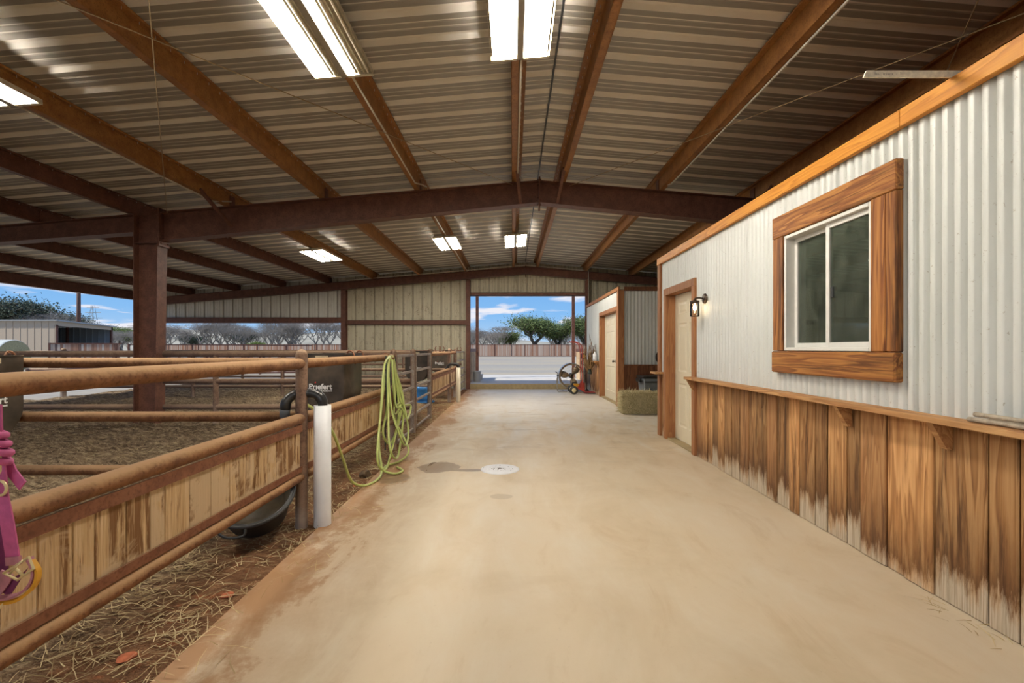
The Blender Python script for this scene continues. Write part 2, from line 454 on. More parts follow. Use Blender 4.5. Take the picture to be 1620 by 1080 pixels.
M['fan_blade'] = plain('dusty_bronze_fan_blade', (0.27, 0.19, 0.11), 0.5, 0.2)
M['conduit'] = plain('pale_conduit', (0.60, 0.55, 0.45), 0.4, 0.1)
M['cable'] = plain('bracing_rod_steel', (0.35, 0.25, 0.13), 0.5, 0.3)
M['paper'] = plain('aged_sticker', (0.50, 0.42, 0.28), 0.8, var=0.3, scale=90)
M['manhole'] = plain('white_drain_cover', (0.82, 0.83, 0.86), 0.5, var=0.05)
M['speck'] = plain('dark_dirt', (0.05, 0.04, 0.035), 0.9)
M['plaster'] = plain('unpainted_board', (0.30, 0.22, 0.14), 0.8, var=0.1, scale=3)
M['driftwood'] = plain('grey_dead_stick', (0.40, 0.34, 0.26), 0.8, var=0.3, scale=30)
M['drybrush'] = toned('dry_brown_stem', (0.14, 0.075, 0.03), (0.42, 0.27, 0.13))
M['net'] = plain('white_bale_net', (0.50, 0.53, 0.50), 0.7, var=0.2, scale=4)
M['hill'] = plain('pale_winter_hillside', (0.30, 0.28, 0.22), 1.0, var=0.35, scale=0.05)
M['slab_face'] = plain('tan_slab_edge', (0.36, 0.28, 0.15), 0.8, var=0.2, scale=8)
M['slab'] = plain('pale_outdoor_slab', (0.52, 0.49, 0.44), 0.7, var=0.08, scale=2)
M['ink'] = plain('pencil_mark', (0.16, 0.13, 0.12), 0.8)
M['pole'] = plain('creosote_pole', (0.13, 0.065, 0.045), 0.8, var=0.3)

def glass_mat(name, tint, rough=0.0, dirty=0.0):
    m, nt, b = new_mat(name); N = NT(nt)
    nt.nodes.remove(b)
    out = nt.nodes['Material Output']
    tr = N.n('ShaderNodeBsdfTransparent'); tr.inputs[0].default_value = tint + (1,)
    gl = N.n('ShaderNodeBsdfGlossy'); gl.inputs['Roughness'].default_value = rough
    gl.inputs['Color'].default_value = (0.9, 0.95, 0.92, 1)
    fr = N.n('ShaderNodeFresnel'); fr.inputs[0].default_value = 1.5
    mx = N.n('ShaderNodeMixShader')
    N.set(mx.inputs[0], fr.outputs[0]); N.set(mx.inputs[1], tr.outputs[0]); N.set(mx.inputs[2], gl.outputs[0])
    o = mx.outputs[0]
    if dirty:
        df = N.n('ShaderNodeBsdfDiffuse'); df.inputs[0].default_value = (0.32, 0.35, 0.28, 1)
        f = N.noise(N.mapping(N.obj(), (1, 1, .6)), 5, 6, 0.65, 1.5)
        m2 = N.n('ShaderNodeMixShader')
        N.set(m2.inputs[0], N.ramp(f, [(0.35, dirty * 0.3), (0.7, dirty)]))
        N.set(m2.inputs[1], o); N.set(m2.inputs[2], df.outputs[0])
        o = m2.outputs[0]
    N.set(out.inputs['Surface'], o)
    return m
M['glass'] = glass_mat('dusty_window_glass', (0.80, 0.86, 0.80), 0.02, 0.20)
M['jar'] = glass_mat('clear_lamp_glass', (0.96, 0.96, 0.94), 0.0, 0.0)
def bulb_mat():
    m, nt, b = new_mat('lit_bulb')
    b.inputs['Emission Color'].default_value = (1.0, 0.72, 0.42, 1)
    b.inputs['Emission Strength'].default_value = 40
    return m
M['bulb'] = bulb_mat()

# ------------------------------------------------------------------ mesh helpers
class MB:
    def __init__(s):
        s.v = []; s.f = []; s.sm = []; s.t = []
    def add(s, vs, fs, smooth=False, tone=None):
        o = len(s.v)
        s.v.extend([tuple(p) for p in vs])
        for f in fs:
            s.f.append(tuple(i + o for i in f)); s.sm.append(smooth); s.t.append(0.5 if tone is None else tone)
        return s
    def box(s, x0, x1, y0, y1, z0, z1, ch=0.0, tone=None):
        if x0 > x1: x0, x1 = x1, x0
        if y0 > y1: y0, y1 = y1, y0
        if z0 > z1: z0, z1 = z1, z0
        return s.hexa([(x0, y0, z0), (x1, y0, z0), (x1, y1, z0), (x0, y1, z0), (x0, y0, z1), (x1, y0, z1), (x1, y1, z1), (x0, y1, z1)], tone) if ch <= 0 else s._cbox(x0, x1, y0, y1, z0, z1, ch, tone)
    def hexa(s, p, tone=None):
        return s.add(p, [(0, 3, 2, 1), (4, 5, 6, 7), (0, 1, 5, 4), (1, 2, 6, 5), (2, 3, 7, 6), (3, 0, 4, 7)], False, tone)
    def _cbox(s, x0, x1, y0, y1, z0, z1, c, tone):
        c = min(c, (x1 - x0) * .45, (y1 - y0) * .45, (z1 - z0) * .45)
        vs = []; idx = {}
        for i, (X, xi) in enumerate(((x0, x0 + c), (x1, x1 - c))):
            for j, (Y, yi) in enumerate(((y0, y0 + c), (y1, y1 - c))):
                for k, (Z, zi) in enumerate(((z0, z0 + c), (z1, z1 - c))):
                    b = len(vs)
                    vs += [(X, yi, zi), (xi, Y, zi), (xi, yi, Z)]
                    idx[(i, j, k)] = b
        g = lambda i, j, k, a: idx[(i, j, k)] + a
        fs = []
        for i in (0, 1):
            fs.append((g(i, 0, 0, 0), g(i, 1, 0, 0), g(i, 1, 1, 0), g(i, 0, 1, 0)))
            fs.append((g(0, i, 0, 1), g(1, i, 0, 1), g(1, i, 1, 1), g(0, i, 1, 1)))
            fs.append((g(0, 0, i, 2), g(1, 0, i, 2), g(1, 1, i, 2), g(0, 1, i, 2)))
        for i in (0, 1):
            for j in (0, 1):
                fs.append((g(i, j, 0, 0), g(i, j, 1, 0), g(i, j, 1, 1), g(i, j, 0, 1)))
                fs.append((g(i, 0, j, 0), g(i, 1, j, 0), g(i, 1, j, 2), g(i, 0, j, 2)))
                fs.append((g(0, i, j, 1), g(1, i, j, 1), g(1, i, j, 2), g(0, i, j, 2)))
        for i in (0, 1):
            for j in (0, 1):
                for k in (0, 1):
                    fs.append((g(i, j, k, 0), g(i, j, k, 1), g(i, j, k, 2)))
        return s.add(vs, fs, False, tone)
    def bar(s, p, q, w, h, up=(0, 0, 1), tone=None):
        """rectangular bar from p to q; w sideways, h along up"""
        p = Vector(p); q = Vector(q); d = (q - p).normalized(); u = Vector(up)
        sd = d.cross(u).normalized(); u = sd.cross(d).normalized()
        a = sd * w / 2; b = u * h / 2
        return s.hexa([p - a - b, p + a - b, q + a - b, q - a - b, p - a + b, p + a + b, q + a + b, q - a + b], tone)
    def tube(s, pts, r, n=10, caps=True, closed=False, tone=None, smooth=True):
        pts = [Vector(p) for p in pts]; m = len(pts)
        rs = r if isinstance(r, (list, tuple)) else [r] * m
        ring = []; prev = None
        for i, p in enumerate(pts):
            if closed: d = pts[(i + 1) % m] - pts[(i - 1) % m]
            else: d = pts[min(i + 1, m - 1)] - pts[max(i - 1, 0)]
            d.normalize()
            if prev is None:
                a = Vector((0, 0, 1)) if abs(d.z) < 0.9 else Vector((1, 0, 0))
                u = d.cross(a).normalized()
            else:
                u = (prev - d * prev.dot(d)); u.normalize()
            prev = u; w = d.cross(u)
            ring.append([p + (u * math.cos(2 * math.pi * k / n) + w * math.sin(2 * math.pi * k / n)) * rs[i] for k in range(n)])
        vs = [v for rg in ring for v in rg]; fs = []
        for i in range(m if closed else m - 1):
            j = (i + 1) % m
            for k in range(n):
                k2 = (k + 1) % n
                fs.append((i * n + k, i * n + k2, j * n + k2, j * n + k))
        s.add(vs, fs, smooth, tone)
        if caps and not closed:
            o = len(s.v) - len(vs)
            s.f.append(tuple(o + k for k in range(n))[::-1]); s.sm.append(False); s.t.append(0.5 if tone is None else tone)
            s.f.append(tuple(o + (m - 1) * n + k for k in range(n))); s.sm.append(False); s.t.append(0.5 if tone is None else tone)
        return s
    def lathe(s, prof, c=(0, 0, 0), n=20, axis='Z', smooth=True):
        """prof: list of (radius, height)"""
        vs = []; fs = []
        for r, h in prof:
            for k in range(n):
                a = 2 * math.pi * k / n
                p = (r * math.cos(a), r * math.sin(a), h)
                if axis == 'Y': p = (p[0], p[2], p[1])
                if axis == 'X': p = (p[2], p[0], p[1])
                vs.append((p[0] + c[0], p[1] + c[1], p[2] + c[2]))
        for i in range(len(prof) - 1):
            for k in range(n):
                k2 = (k + 1) % n
                fs.append((i * n + k, i * n + k2, (i + 1) * n + k2, (i + 1) * n + k))
        return s.add(vs, fs, smooth)
    def prism(s, poly, axis, a0, a1, tone=None, smooth=False):
        """polygon in the plane across axis, extruded a0..a1"""
        def P(u, w, a):
            return {'X': (a, u, w), 'Y': (u, a, w), 'Z': (u, w, a)}[axis]
        n = len(poly)
        vs = [P(u, w, a0) for u, w in poly] + [P(u, w, a1) for u, w in poly]
        fs = [tuple(range(n)), tuple(range(2 * n - 1, n - 1, -1))]
        s.add(vs, fs, False, tone)
        o = len(s.v) - 2 * n
        for i in range(n):
            j = (i + 1) % n
            s.f.append((o + i, o + j, o + n + j, o + n + i)); s.sm.append(smooth); s.t.append(0.5 if tone is None else tone)
        return s
    def xf(s, mat):
        s.v = [tuple(mat @ Vector(p)) for p in s.v]; return s
    def mesh(s, name, mat, recalc=True, tones=False):
        me = bpy.data.meshes.new(name)
        me.from_pydata(s.v, [], s.f)
        me.materials.append(mat)
        me.polygons.foreach_set('use_smooth', s.sm)
        if tones:
            at = me.attributes.new('tone', 'FLOAT', 'FACE')
            at.data.foreach_set('value', s.t)
        if recalc and len(s.f) < 30000:
            bm = bmesh.new(); bm.from_mesh(me)
            bmesh.ops.recalc_face_normals(bm, faces=bm.faces)
            bm.to_mesh(me); bm.free()
        me.update()
        return me
    def build(s, name, mat, parent=None, recalc=True, tones=False, label=None, cat=None, group=None, kind=None):
        o = bpy.data.objects.new(name, s.mesh(name, mat, recalc, tones))
        COL.objects.link(o)
        attach(o, parent)
        tag(o, label, cat, group, kind)
        return o

def tag(o, label=None, cat=None, group=None, kind=None):
    if label: o['label'] = label
    if cat: o['category'] = cat
    if group: o['group'] = group
    if kind: o['kind'] = kind
    return o

def world_loc(o):
    v = Vector(o.location)
    p = o.parent
    return v

def attach(o, parent):
    if parent is None: return
    o.parent = parent
    if parent.type == 'EMPTY':
        o.matrix_parent_inverse = Matrix.Translation(-parent.location)

def empty(name, loc=(0, 0, 0), label=None, cat=None, group=None, kind=None):
    o = bpy.data.objects.new(name, None)
    o.empty_display_size = 0.1
    o.location = loc
    COL.objects.link(o)
    return tag(o, label, cat, group, kind)

def dup(root, loc, label=None, group=None, rotz=0.0):
    r = root.copy(); COL.objects.link(r); r.location = loc
    r.rotation_euler = (0, 0, rotz)
    if label: r['label'] = label
    if group: r['group'] = group
    for ch in list(root.children):
        c = ch.copy(); COL.objects.link(c); c.parent = r
        for g in list(ch.children):
            d = g.copy(); COL.objects.link(d); d.parent = c
    return r

def smooth_path(ctrl, per=8, closed=False):
    """Catmull-Rom through the control points"""
    c = [Vector(p) for p in ctrl]; n = len(c); out = []
    rng = n if closed else n - 1
    for i in range(rng):
        if closed:
            p0, p1, p2, p3 = c[(i - 1) % n], c[i], c[(i + 1) % n], c[(i + 2) % n]
        else:
            p0, p1, p2, p3 = c[max(i - 1, 0)], c[i], c[i + 1], c[min(i + 2, n - 1)]
        for k in range(per):
            t = k / per
            out.append(0.5 * ((2 * p1) + (p2 - p0) * t + (2 * p0 - 5 * p1 + 4 * p2 - p3) * t * t + (3 * p1 - p0 - 3 * p2 + p3) * t ** 3))
    if not closed: out.append(c[-1])
    return out

def PX(px, py, Y):
    """a point of the place at depth Y, from a measurement in the photograph"""
    return Vector(((px - 811) / 735 * Y, Y, 1.29 - (py - 551) / 735 * Y))

def text_mesh(name, s, size, mat, parent, origin, xdir, zdir, bold=0.0, extrude=0.0015, label=None):
    cu = bpy.data.curves.new(name, 'FONT')
    cu.body = s; cu.size = size; cu.extrude = extrude; cu.offset = bold; cu.resolution_u = 3
    cu.align_x = 'CENTER'
    tmp = bpy.data.objects.new(name + '_tmp', cu)
    COL.objects.link(tmp)
    bpy.context.view_layer.update()
    me = bpy.data.meshes.new_from_object(tmp.evaluated_get(bpy.context.evaluated_depsgraph_get()))
    bpy.data.objects.remove(tmp)
    me.materials.clear(); me.materials.append(mat)
    x = Vector(xdir).normalized(); z = Vector(zdir).normalized()
    nrm = x.cross(z)
    mt = Matrix(((x.x, z.x, nrm.x, origin[0]), (x.y, z.y, nrm.y, origin[1]), (x.z, z.z, nrm.z, origin[2]), (0, 0, 0, 1)))
    me.transform(mt)
    o = bpy.data.objects.new(name, me); COL.objects.link(o); attach(o, parent)
    if label: o['label'] = label
    return o

# ------------------------------------------------------------------ main dimensions (metres)
RX = 0.41            # ridge x
ZR = 4.07            # deck height at the ridge
SL = 1 / 12.0
YF, YE, YB = 7.2, 14.8, -0.4     # near frame, end wall, frame behind
Y_BACK = -8.0
XL, XRR = -11.75, 6.3
XW = 2.205           # aisle face of the right rooms
XW2 = 2.35
FX = -1.54           # aisle fence line
def deck(x): return ZR - SL * abs(x - RX)

# ================================================================== SETTING
# ------------------------------------------------------------------ floor slab and ground
fl = MB().box(-1.40, 6.3, Y_BACK, YE, -0.12, 0.0)
fl.build('floor', M['concrete'], kind='structure')

def pen_height(x, y):
    d = min(1.0, max(0.0, (-1.75 - x) / 1.2))
    n1 = noise.noise(Vector((x * .5, y * .5, 3.1)))
    n2 = noise.fractal(Vector((x * 2.6, y * 2.6, 1.0)), 1.0, 2.0, 4)
    n3 = noise.noise(Vector((x * 12, y * 12, 5.0))); n4 = noise.noise(Vector((x * 24, y * 24, 8.0)))
    far = min(1.0, max(0.0, (y - 5.0) / 4.0))
    left = min(1.0, max(0.0, (x + 11.6) / 1.2))
    return -0.015 + 0.010 * n3 + (0.06 + 0.05 * n1 + 0.055 * n2 + 0.045 * abs(n3) + 0.028 * abs(n4) + 0.10 * far) * d * left
def frange(a, b, s):
    n = max(1, int(round((b - a) / s))); return [a + (b - a) * i / n for i in range(n)]
xs = frange(-11.7, -7.0, .14) + frange(-7.0, -1.38, .045) + [-1.38]
ys = frange(Y_BACK, 0.5, .5) + frange(0.5, 8.0, .045) + frange(8.0, YE, .11) + [YE]
g = MB()
g.v = [(x, y, pen_height(x, y)) for y in ys for x in xs]
nx = len(xs)
g.f = [(j * nx + i, j * nx + i + 1, (j + 1) * nx + i + 1, (j + 1) * nx + i) for j in range(len(ys) - 1) for i in range(nx - 1)]
g.sm = [True] * len(g.f); g.t = [0.5] * len(g.f)
g.build('floor_dirt', M['soil'], recalc=False, kind='structure')

yd = MB()
# yard: one sheet with the barn cut out of it, falling gently into the distance
def yard_strip(x0, x1, y0, y1, n=10):
    for i in range(n):
        a = x0 + (x1 - x0) * i / n; b = x0 + (x1 - x0) * (i + 1) / n
        yd.add([(a, y0, -.02), (b, y0, -.02), (b, y1, -.02), (a, y1, -.02)], [(0, 1, 2, 3)])
yard_strip(-400, XL + .05, -60, YE); yard_strip(6.4, 300, -60, YE); yard_strip(XL + .05, 6.4, -60, Y_BACK)
yard_strip(-400, 300, YE, 420)
yd.build('floor_yard', M['gravel'], recalc=False, kind='structure')

# outdoor slab with its raised face, seen through the big opening
sl = MB().box(-1.44, 2.46, YE + .005, 20.0, 0.0, 0.16, .006)
sl.build('floor_outdoor_slab', M['slab'], kind='structure')
MB().box(-1.38, 2.44, YE - .045, YE, 0.0, 0.165, .004).build('trim_1', M['slab_face'], kind='structure', label='tan timber edge of the raised outdoor slab')

# ------------------------------------------------------------------ roof
roof = empty('ceiling', (RX, 3, ZR), kind='structure')
P = 0.3256
RIB = [(0.0, 0), (.030, .034), (.075, .034), (.105, 0), (.166, 0), (.173, .006), (.187, .006), (.194, 0), (.238, 0), (.245, .006), (.259, .006), (.266, 0)]
def deck_sheet(y0, n, xa, xb, dz=0.0):
    pr = []
    for k in range(n):
        pr += [(y0 + k * P + a, b) for a, b in RIB]
    pr.append((y0 + n * P, 0))
    b = MB()
    for y, h in pr:
        b.v.append((xa, y, deck(xa) + h + dz)); b.v.append((xb, y, deck(xb) + h + dz))
    for i in range(len(pr) - 1):
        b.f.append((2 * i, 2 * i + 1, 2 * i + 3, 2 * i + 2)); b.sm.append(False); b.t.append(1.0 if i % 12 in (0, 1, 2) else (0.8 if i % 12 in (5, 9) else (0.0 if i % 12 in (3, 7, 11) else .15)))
    return b
ph = (4.02 - .052) % P
ysheet = Y_BACK - (Y_BACK - ph) % (P) 
k = 0
while ysheet < YE + .2:
    n = 3
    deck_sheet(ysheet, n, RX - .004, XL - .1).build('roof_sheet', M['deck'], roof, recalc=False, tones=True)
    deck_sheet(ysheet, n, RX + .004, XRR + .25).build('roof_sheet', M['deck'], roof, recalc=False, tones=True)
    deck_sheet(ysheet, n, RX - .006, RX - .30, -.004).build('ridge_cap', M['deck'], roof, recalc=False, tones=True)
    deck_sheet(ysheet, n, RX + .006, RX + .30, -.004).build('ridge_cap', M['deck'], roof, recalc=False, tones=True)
    ysheet += n * P
Y_FRONT_ROOF = ysheet
MB().box(RX - .009, RX + .009, Y_BACK, YE + .15, ZR - .012, ZR + .05).build('ridge_closure', M['rubber'], roof)

def zpurlin(x, top):
    s = 1 if x < RX else -1
    zt = deck(x) - .002; zb = zt - .20; w = .070; t = .005
    b = MB()
    b.box(x - t / 2, x + t / 2, Y_BACK, YE + .12, zb, zt)
    b.box(min(x, x + s * w), max(x, x + s * w), Y_BACK, YE + .12, zt - t, zt)
    b.box(x + s * w - .003, x + s * w + .003, Y_BACK, YE + .12, zt - .02, zt)
    b.box(min(x, x - s * w), max(x, x - s * w), Y_BACK, YE + .12, zb, zb + t)
    b.box(x - s * w - .003, x - s * w + .003, Y_BACK, YE + .12, zb, zb + .022)
    return b
PURL = [0.06, 0.74] + [-1.43 - 1.46 * i for i in range(7)] + [2.25, 3.72, 5.18]
for x in PURL:
    zpurlin(x, 0).build('purlin', M['purlin'] if -4.6 < x < 6 else M['steel'], roof)  # purlins near the lamps get the painted lamplight, outer ones plain primer
# eave member on the open side
MB().box(XL - .06, XL + .08, Y_BACK, YE + .15, deck(XL) - .26, deck(XL) - .004).build('eave_beam', M['steel'], roof)

# roof screws: rows of tips through the flanges (too small to pick apart singly)
sc = MB()
for x in PURL[:9]:
    s = 1 if x < RX else -1
    y = 1.6
    while y < 14.5:
        sc.tube([(x + s * .035, y, deck(x)), (x + s * .035, y, deck(x) - .028)], .003, 4)
        y += P / 2
sc.build('screw_tips', M['chrome'], roof, recalc=False, kind='stuff')

# ------------------------------------------------------------------ steel frames (rafter + columns)
def ibeam_xz(b, x0, z0, x1, z1, d0, d1, yc, w=.19, t=.012, web=.008):
    """I section between two points on its TOP edge, lying in the frame plane"""
    def q(xa, za, xb, zb, ya, yb, th):
        b.hexa([(xa, ya, za - th), (xb, ya, zb - th), (xb, yb, zb - th), (xa, yb, za - th), (xa, ya, za), (xb, ya, zb), (xb, yb, zb), (xa, yb, za)])
    q(x0, z0, x1, z1, yc - w / 2, yc + w / 2, t)
    q(x0, z0 - d0 + t, x1, z1 - d1 + t, yc - w / 2, yc + w / 2, t)
    b.hexa([(x0, yc - web, z0 - d0 + t), (x1, yc - web, z1 - d1 + t), (x1, yc + web, z1 - d1 + t), (x0, yc + web, z0 - d0 + t),
            (x0, yc - web, z0 - t), (x1, yc - web, z1 - t), (x1, yc + web, z1 - t), (x0, yc + web, z0 - t)])
XC0, XC1 = -5.80, -5.42      # column
def bt(x): return deck(x) - .205    # top of the rafters
def steel_frame(yc, label, near):
    root = empty('steel_frame', (XC0, yc, 0), label, 'frame')
    b = MB(); ibeam_xz(b, XC1 + .02, bt(XC1 + .02), RX - .012, bt(RX) , .44, .34, yc); b.build('rafter', M['steel'], root)
    b = MB(); ibeam_xz(b, RX + .012, bt(RX), 5.9, bt(5.9), .34, .44, yc); b.build('rafter', M['steel'], root)
    b = MB(); ibeam_xz(b, XL + .06, bt(XL), XC0 - .002, bt(XC0), .22, .28, yc); b.build('rafter', M['steel'], root)
    # ridge splice plate with its pointed lower end
    b = MB()
    zc = bt(RX)
    b.prism([(yc - .10, zc + .05), (yc + .10, zc + .05), (yc + .10, zc - .40), (yc, zc - .45), (yc - .10, zc - .40)], 'X', RX - .012, RX + .012)
    for dz in (.02, -.06, -.26, -.37):
        for s in (-1, 1):
            b.tube([(RX - .03, yc - .06, zc + dz - .0), (RX + .03, yc - .06, zc + dz)], .010, 6)
    b.build('splice_plate', M['steel'], root)
    # tapered column: web with two flanges, stiffeners and an end plate with bolts
    zt = bt(XC0) - .006
    b = MB()
    b.hexa([(XC0 + .012, yc - .006, 0), (XC1 - .06, yc - .006, 0), (XC1 - .06, yc + .006, 0), (XC0 + .012, yc + .006, 0),
            (XC0 + .012, yc - .006, zt), (XC1 - .012, yc - .006, zt + .03), (XC1 - .012, yc + .006, zt + .03), (XC0 + .012, yc + .006, zt)])
    b.box(XC0, XC0 + .012, yc - .10, yc + .10, 0, zt)
    b.hexa([(XC1 - .06, yc - .10, 0), (XC1 - .048, yc - .10, 0), (XC1 - .048, yc + .10, 0), (XC1 - .06, yc + .10, 0),
            (XC1 - .012, yc - .10, zt + .03), (XC1, yc - .10, zt + .03), (XC1, yc + .10, zt + .03), (XC1 - .012, yc + .10, zt + .03)])
    b.box(XC0, XC1, yc - .10, yc + .10, zt - .44, zt - .43)
    b.box(XC0 - .05, XC1 + .02, yc - .14, yc + .14, 0.0, .02)
    b.build('column', M['steel'], root)
    b = MB(); b.box(XC1 + .001, XC1 + .020, yc - .11, yc + .11, bt(XC1) - .52, bt(XC1) + .06)
    for dz in (-.02, -.36, -.47):
        for s in (-1, 1):
            b.tube([(XC1 - .03, yc + s * .07, bt(XC1) + dz), (XC1 + .045, yc + s * .07, bt(XC1) + dz)], .011, 6)
    b.build('end_plate', M['steel'], root)
    # flange braces from the purlins down to the rafter's lower flange
    for px_, sx in ((-4.35, 1), (0.06, 1), (0.74, -1), (3.72, -1)):
        d = bt(px_) - .32
        MB().bar((px_ - .0, yc - .75 if px_ < -1 else yc - .55, deck(px_) - .17), (px_ + .06 * sx, yc - .10, d), .045, .035).build('flange_brace', M['steel'], root)
    for x in PURL:
        if XL < x < 5.9 and abs(x - XC0) > .3:
            s = 1 if x < RX else -1
            MB().box(x + s * .004, x + s * .012, yc - .07, yc + .06, bt(x) + .002, bt(x) + .17).build('purlin_cleat', M['steel'], root)
    return root
steel_frame(YF, 'brown steel portal frame with ridge splice and tapered column crossing the aisle', True)
steel_frame(YB, 'brown steel portal frame overhead just behind the viewpoint', False)

# ------------------------------------------------------------------ ribbed metal panels for upright walls
RIBW = [(0.0, 0), (.012, .030), (.050, .030), (.062, 0), (.125, 0), (.132, .006), (.150, .006), (.157, 0), (.205, 0), (.212, .006), (.230, .006), (.237, 0)]
PW = 0.305
def panel(u0, u1, zb, zt, axis, base, out=1):
    """ribbed sheet from u0 to u1; zb a number, zt a function of u"""
    us = []
    k = 0
    while u0 + k * PW < u1 - 1e-6:
        for a, h in RIBW:
            if u0 + k * PW + a < u1 - 1e-6: us.append((u0 + k * PW + a, h))
        k += 1
    us.append((u1, 0))
    b = MB()
    for u, h in us:
        z1 = zt(u) if callable(zt) else zt
        p = (lambda z: (u, base + out * h, z)) if axis == 'X' else (lambda z: (base + out * h, u, z))
        b.v.append(p(zb)); b.v.append(p(z1))
    for i in range(len(us) - 1):
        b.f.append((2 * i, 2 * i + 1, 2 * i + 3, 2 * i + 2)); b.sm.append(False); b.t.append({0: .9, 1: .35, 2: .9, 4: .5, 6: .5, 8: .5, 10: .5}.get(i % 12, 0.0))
    return b
def panels(root, u0, u1, zb, zt, axis, base, mat, out=1):
    u = u0
    while u < u1 - .01:
        e_ = min(u + 3 * PW, u1)
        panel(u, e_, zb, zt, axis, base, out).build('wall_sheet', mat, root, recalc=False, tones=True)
        u = e_
wb = empty('wall_back', (0, YE, 0), kind='structure')
top = lambda u: deck(u) - .01
YP = YE + .12
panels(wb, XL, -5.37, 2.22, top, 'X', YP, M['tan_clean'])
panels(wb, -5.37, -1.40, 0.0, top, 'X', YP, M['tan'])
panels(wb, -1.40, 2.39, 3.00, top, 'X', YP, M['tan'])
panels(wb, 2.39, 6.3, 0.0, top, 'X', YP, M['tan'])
b = MB(); ibeam_xz(b, XL, bt(XL), RX, bt(RX), .24, .24, YE - .16, .15); b.build('end_rafter', M['steel'], wb)
b = MB(); ibeam_xz(b, RX, bt(RX), 6.2, bt(6.2), .24, .24, YE - .16, .15); b.build('end_rafter', M['steel'], wb)
MB().prism([(YE - .25, bt(RX) + .02), (YE - .05, bt(RX) + .02), (YE - .05, bt(RX) - .28), (YE - .15, bt(RX) - .33), (YE - .25, bt(RX) - .28)], 'X', RX - .012, RX + .012).build('splice_plate', M['steel'], wb)
def girt(x0, x1, z0, z1):
    b = MB().box(x0, x1, YE + .03, YE + .10, z0, z1); b.box(x0, x1, YE - .02, YE + .03, z1 - .012, z1); b.box(x0, x1, YE - .02, YE - .012, z0 + .01, z1)
    b.build('girt', M['steel'], wb)
girt(XL, -5.45, 2.10, 2.28); girt(-5.28, -1.48, 2.05, 2.19); girt(-1.34, 2.31, 2.98, 3.07); girt(2.42, 6.2, 2.05, 2.19)
for x0, x1 in ((-5.45, -5.29), (-1.48, -1.35), (2.32, 2.42), (XL, XL + .15)):
    b = MB(); xc = (x0 + x1) / 2
    b.box(x0, x1, YE - .07, YE - .06, 0, bt(xc) - .24); b.box(x0, x1, YE + .09, YE + .10, 0, bt(xc) - .24); b.box(xc - .005, xc + .005, YE - .06, YE + .09, 0, bt(xc) - .24)
    b.build('wall_post', M['steel'], wb)
# pale trim edges of the opening
for x in (-1.395, 2.37):
    MB().box(x, x + .025, YE + .105, YE + .17, 0.0, 3.0).build('jamb_trim', M['vinyl'], wb)
MB().box(-1.40, 2.395, YE + .105, YE + .17, 2.965, 3.0).build('jamb_trim', M['steel'], wb)

wf = empty('wall_outer_right', (XRR, 3, 0), kind='structure')
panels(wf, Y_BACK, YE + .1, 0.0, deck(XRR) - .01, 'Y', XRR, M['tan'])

# ------------------------------------------------------------------ near right rooms: front wall
def yx(px, X=XW): return 735 * X / (px - 811)
wr = empty('wall_right', (XW, 3, 0), kind='structure')
DO = (5.57, 6.71, 2.14)           # door 1 outer casing: y0, y1, top
WO = (2.618, 3.868, 1.096, 2.365)  # window 1 outer trim
CP = 0.0678
def corr_piece(b, y0, y1, z0, z1, axis='Y', base=XW + .014, amp=.0125, sgn=-1, pitch=CP):
    n = max(2, int(round((y1 - y0) / (pitch / 8))))
    o = len(b.v)
    for i in range(n + 1):
        y = y0 + (y1 - y0) * i / n
        c = math.cos(2 * math.pi * y / pitch)
        h = amp * (math.tanh(3.2 * (c + .45)) / .98)
        p = base + sgn * h
        for z in (z0, z1):
            b.v.append((p, y, z) if axis == 'Y' else (y, p, z))
    for i in range(n):
        b.f.append((o + 2 * i, o + 2 * i + 1, o + 2 * i + 3, o + 2 * i + 2)); b.sm.append(True); b.t.append(.5)
joints = [6.88, 6.83]
y = 6.83
while y > Y_BACK: y -= .61; joints.append(max(y, Y_BACK))
ZC0, ZC1 = .90, 2.56
k = 0
for a, c in zip(joints[1:], joints[:-1]):
    b = MB(); off = .0012 * (k % 2); k += 1
    cuts = sorted(set([a - .012, c] + [q for q in (DO[0] + .05, DO[1] - .05, WO[0] + .1, WO[1] - .1) if a < q < c]))
    for p0, p1 in zip(cuts[:-1], cuts[1:]):
        m_ = (p0 + p1) / 2
        if DO[0] + .05 < m_ < DO[1] - .05: corr_piece(b, p0, p1, 2.06, ZC1, base=XW + .014 - off)
        elif WO[0] + .1 < m_ < WO[1] - .1:
            corr_piece(b, p0, p1, ZC0, 1.20, base=XW + .014 - off); corr_piece(b, p0, p1, 2.26, ZC1, base=XW + .014 - off)
        else: corr_piece(b, p0, p1, ZC0, ZC1, base=XW + .014 - off)
    b.build('metal_sheet', M['corr'], wr, recalc=False)
# backing of the wall (with the two openings), and the closed box of the rooms behind it
def back(y0, y1, z0, z1, x0=XW + .03, x1=XW + .11):
    MB().box(x0, x1, y0, y1, z0, z1).build('backing_board', M['plaster'], wr)
back(Y_BACK, 2.76, 0, 2.62); back(2.76, 3.76, 0, 1.24); back(2.76, 3.76, 2.22, 2.62); back(3.76, 5.64, 0, 2.62); back(5.64, 6.64, 2.09, 2.62); back(6.64, 6.97, 0, 2.62)
b = MB().box(XW + .11, 6.25, 6.86, 6.97, 0, 2.62); b.build('partition', M['plaster'], wr)
b = MB().box(XW + .11, 6.25, 4.6, 4.68, 0, 2.55); b.build('partition', M['plaster'], wr)
b = MB().box(XW + .11, 6.25, Y_BACK, 6.97, 2.55, 2.62); b.build('room_ceiling', M['dark_board'], wr)
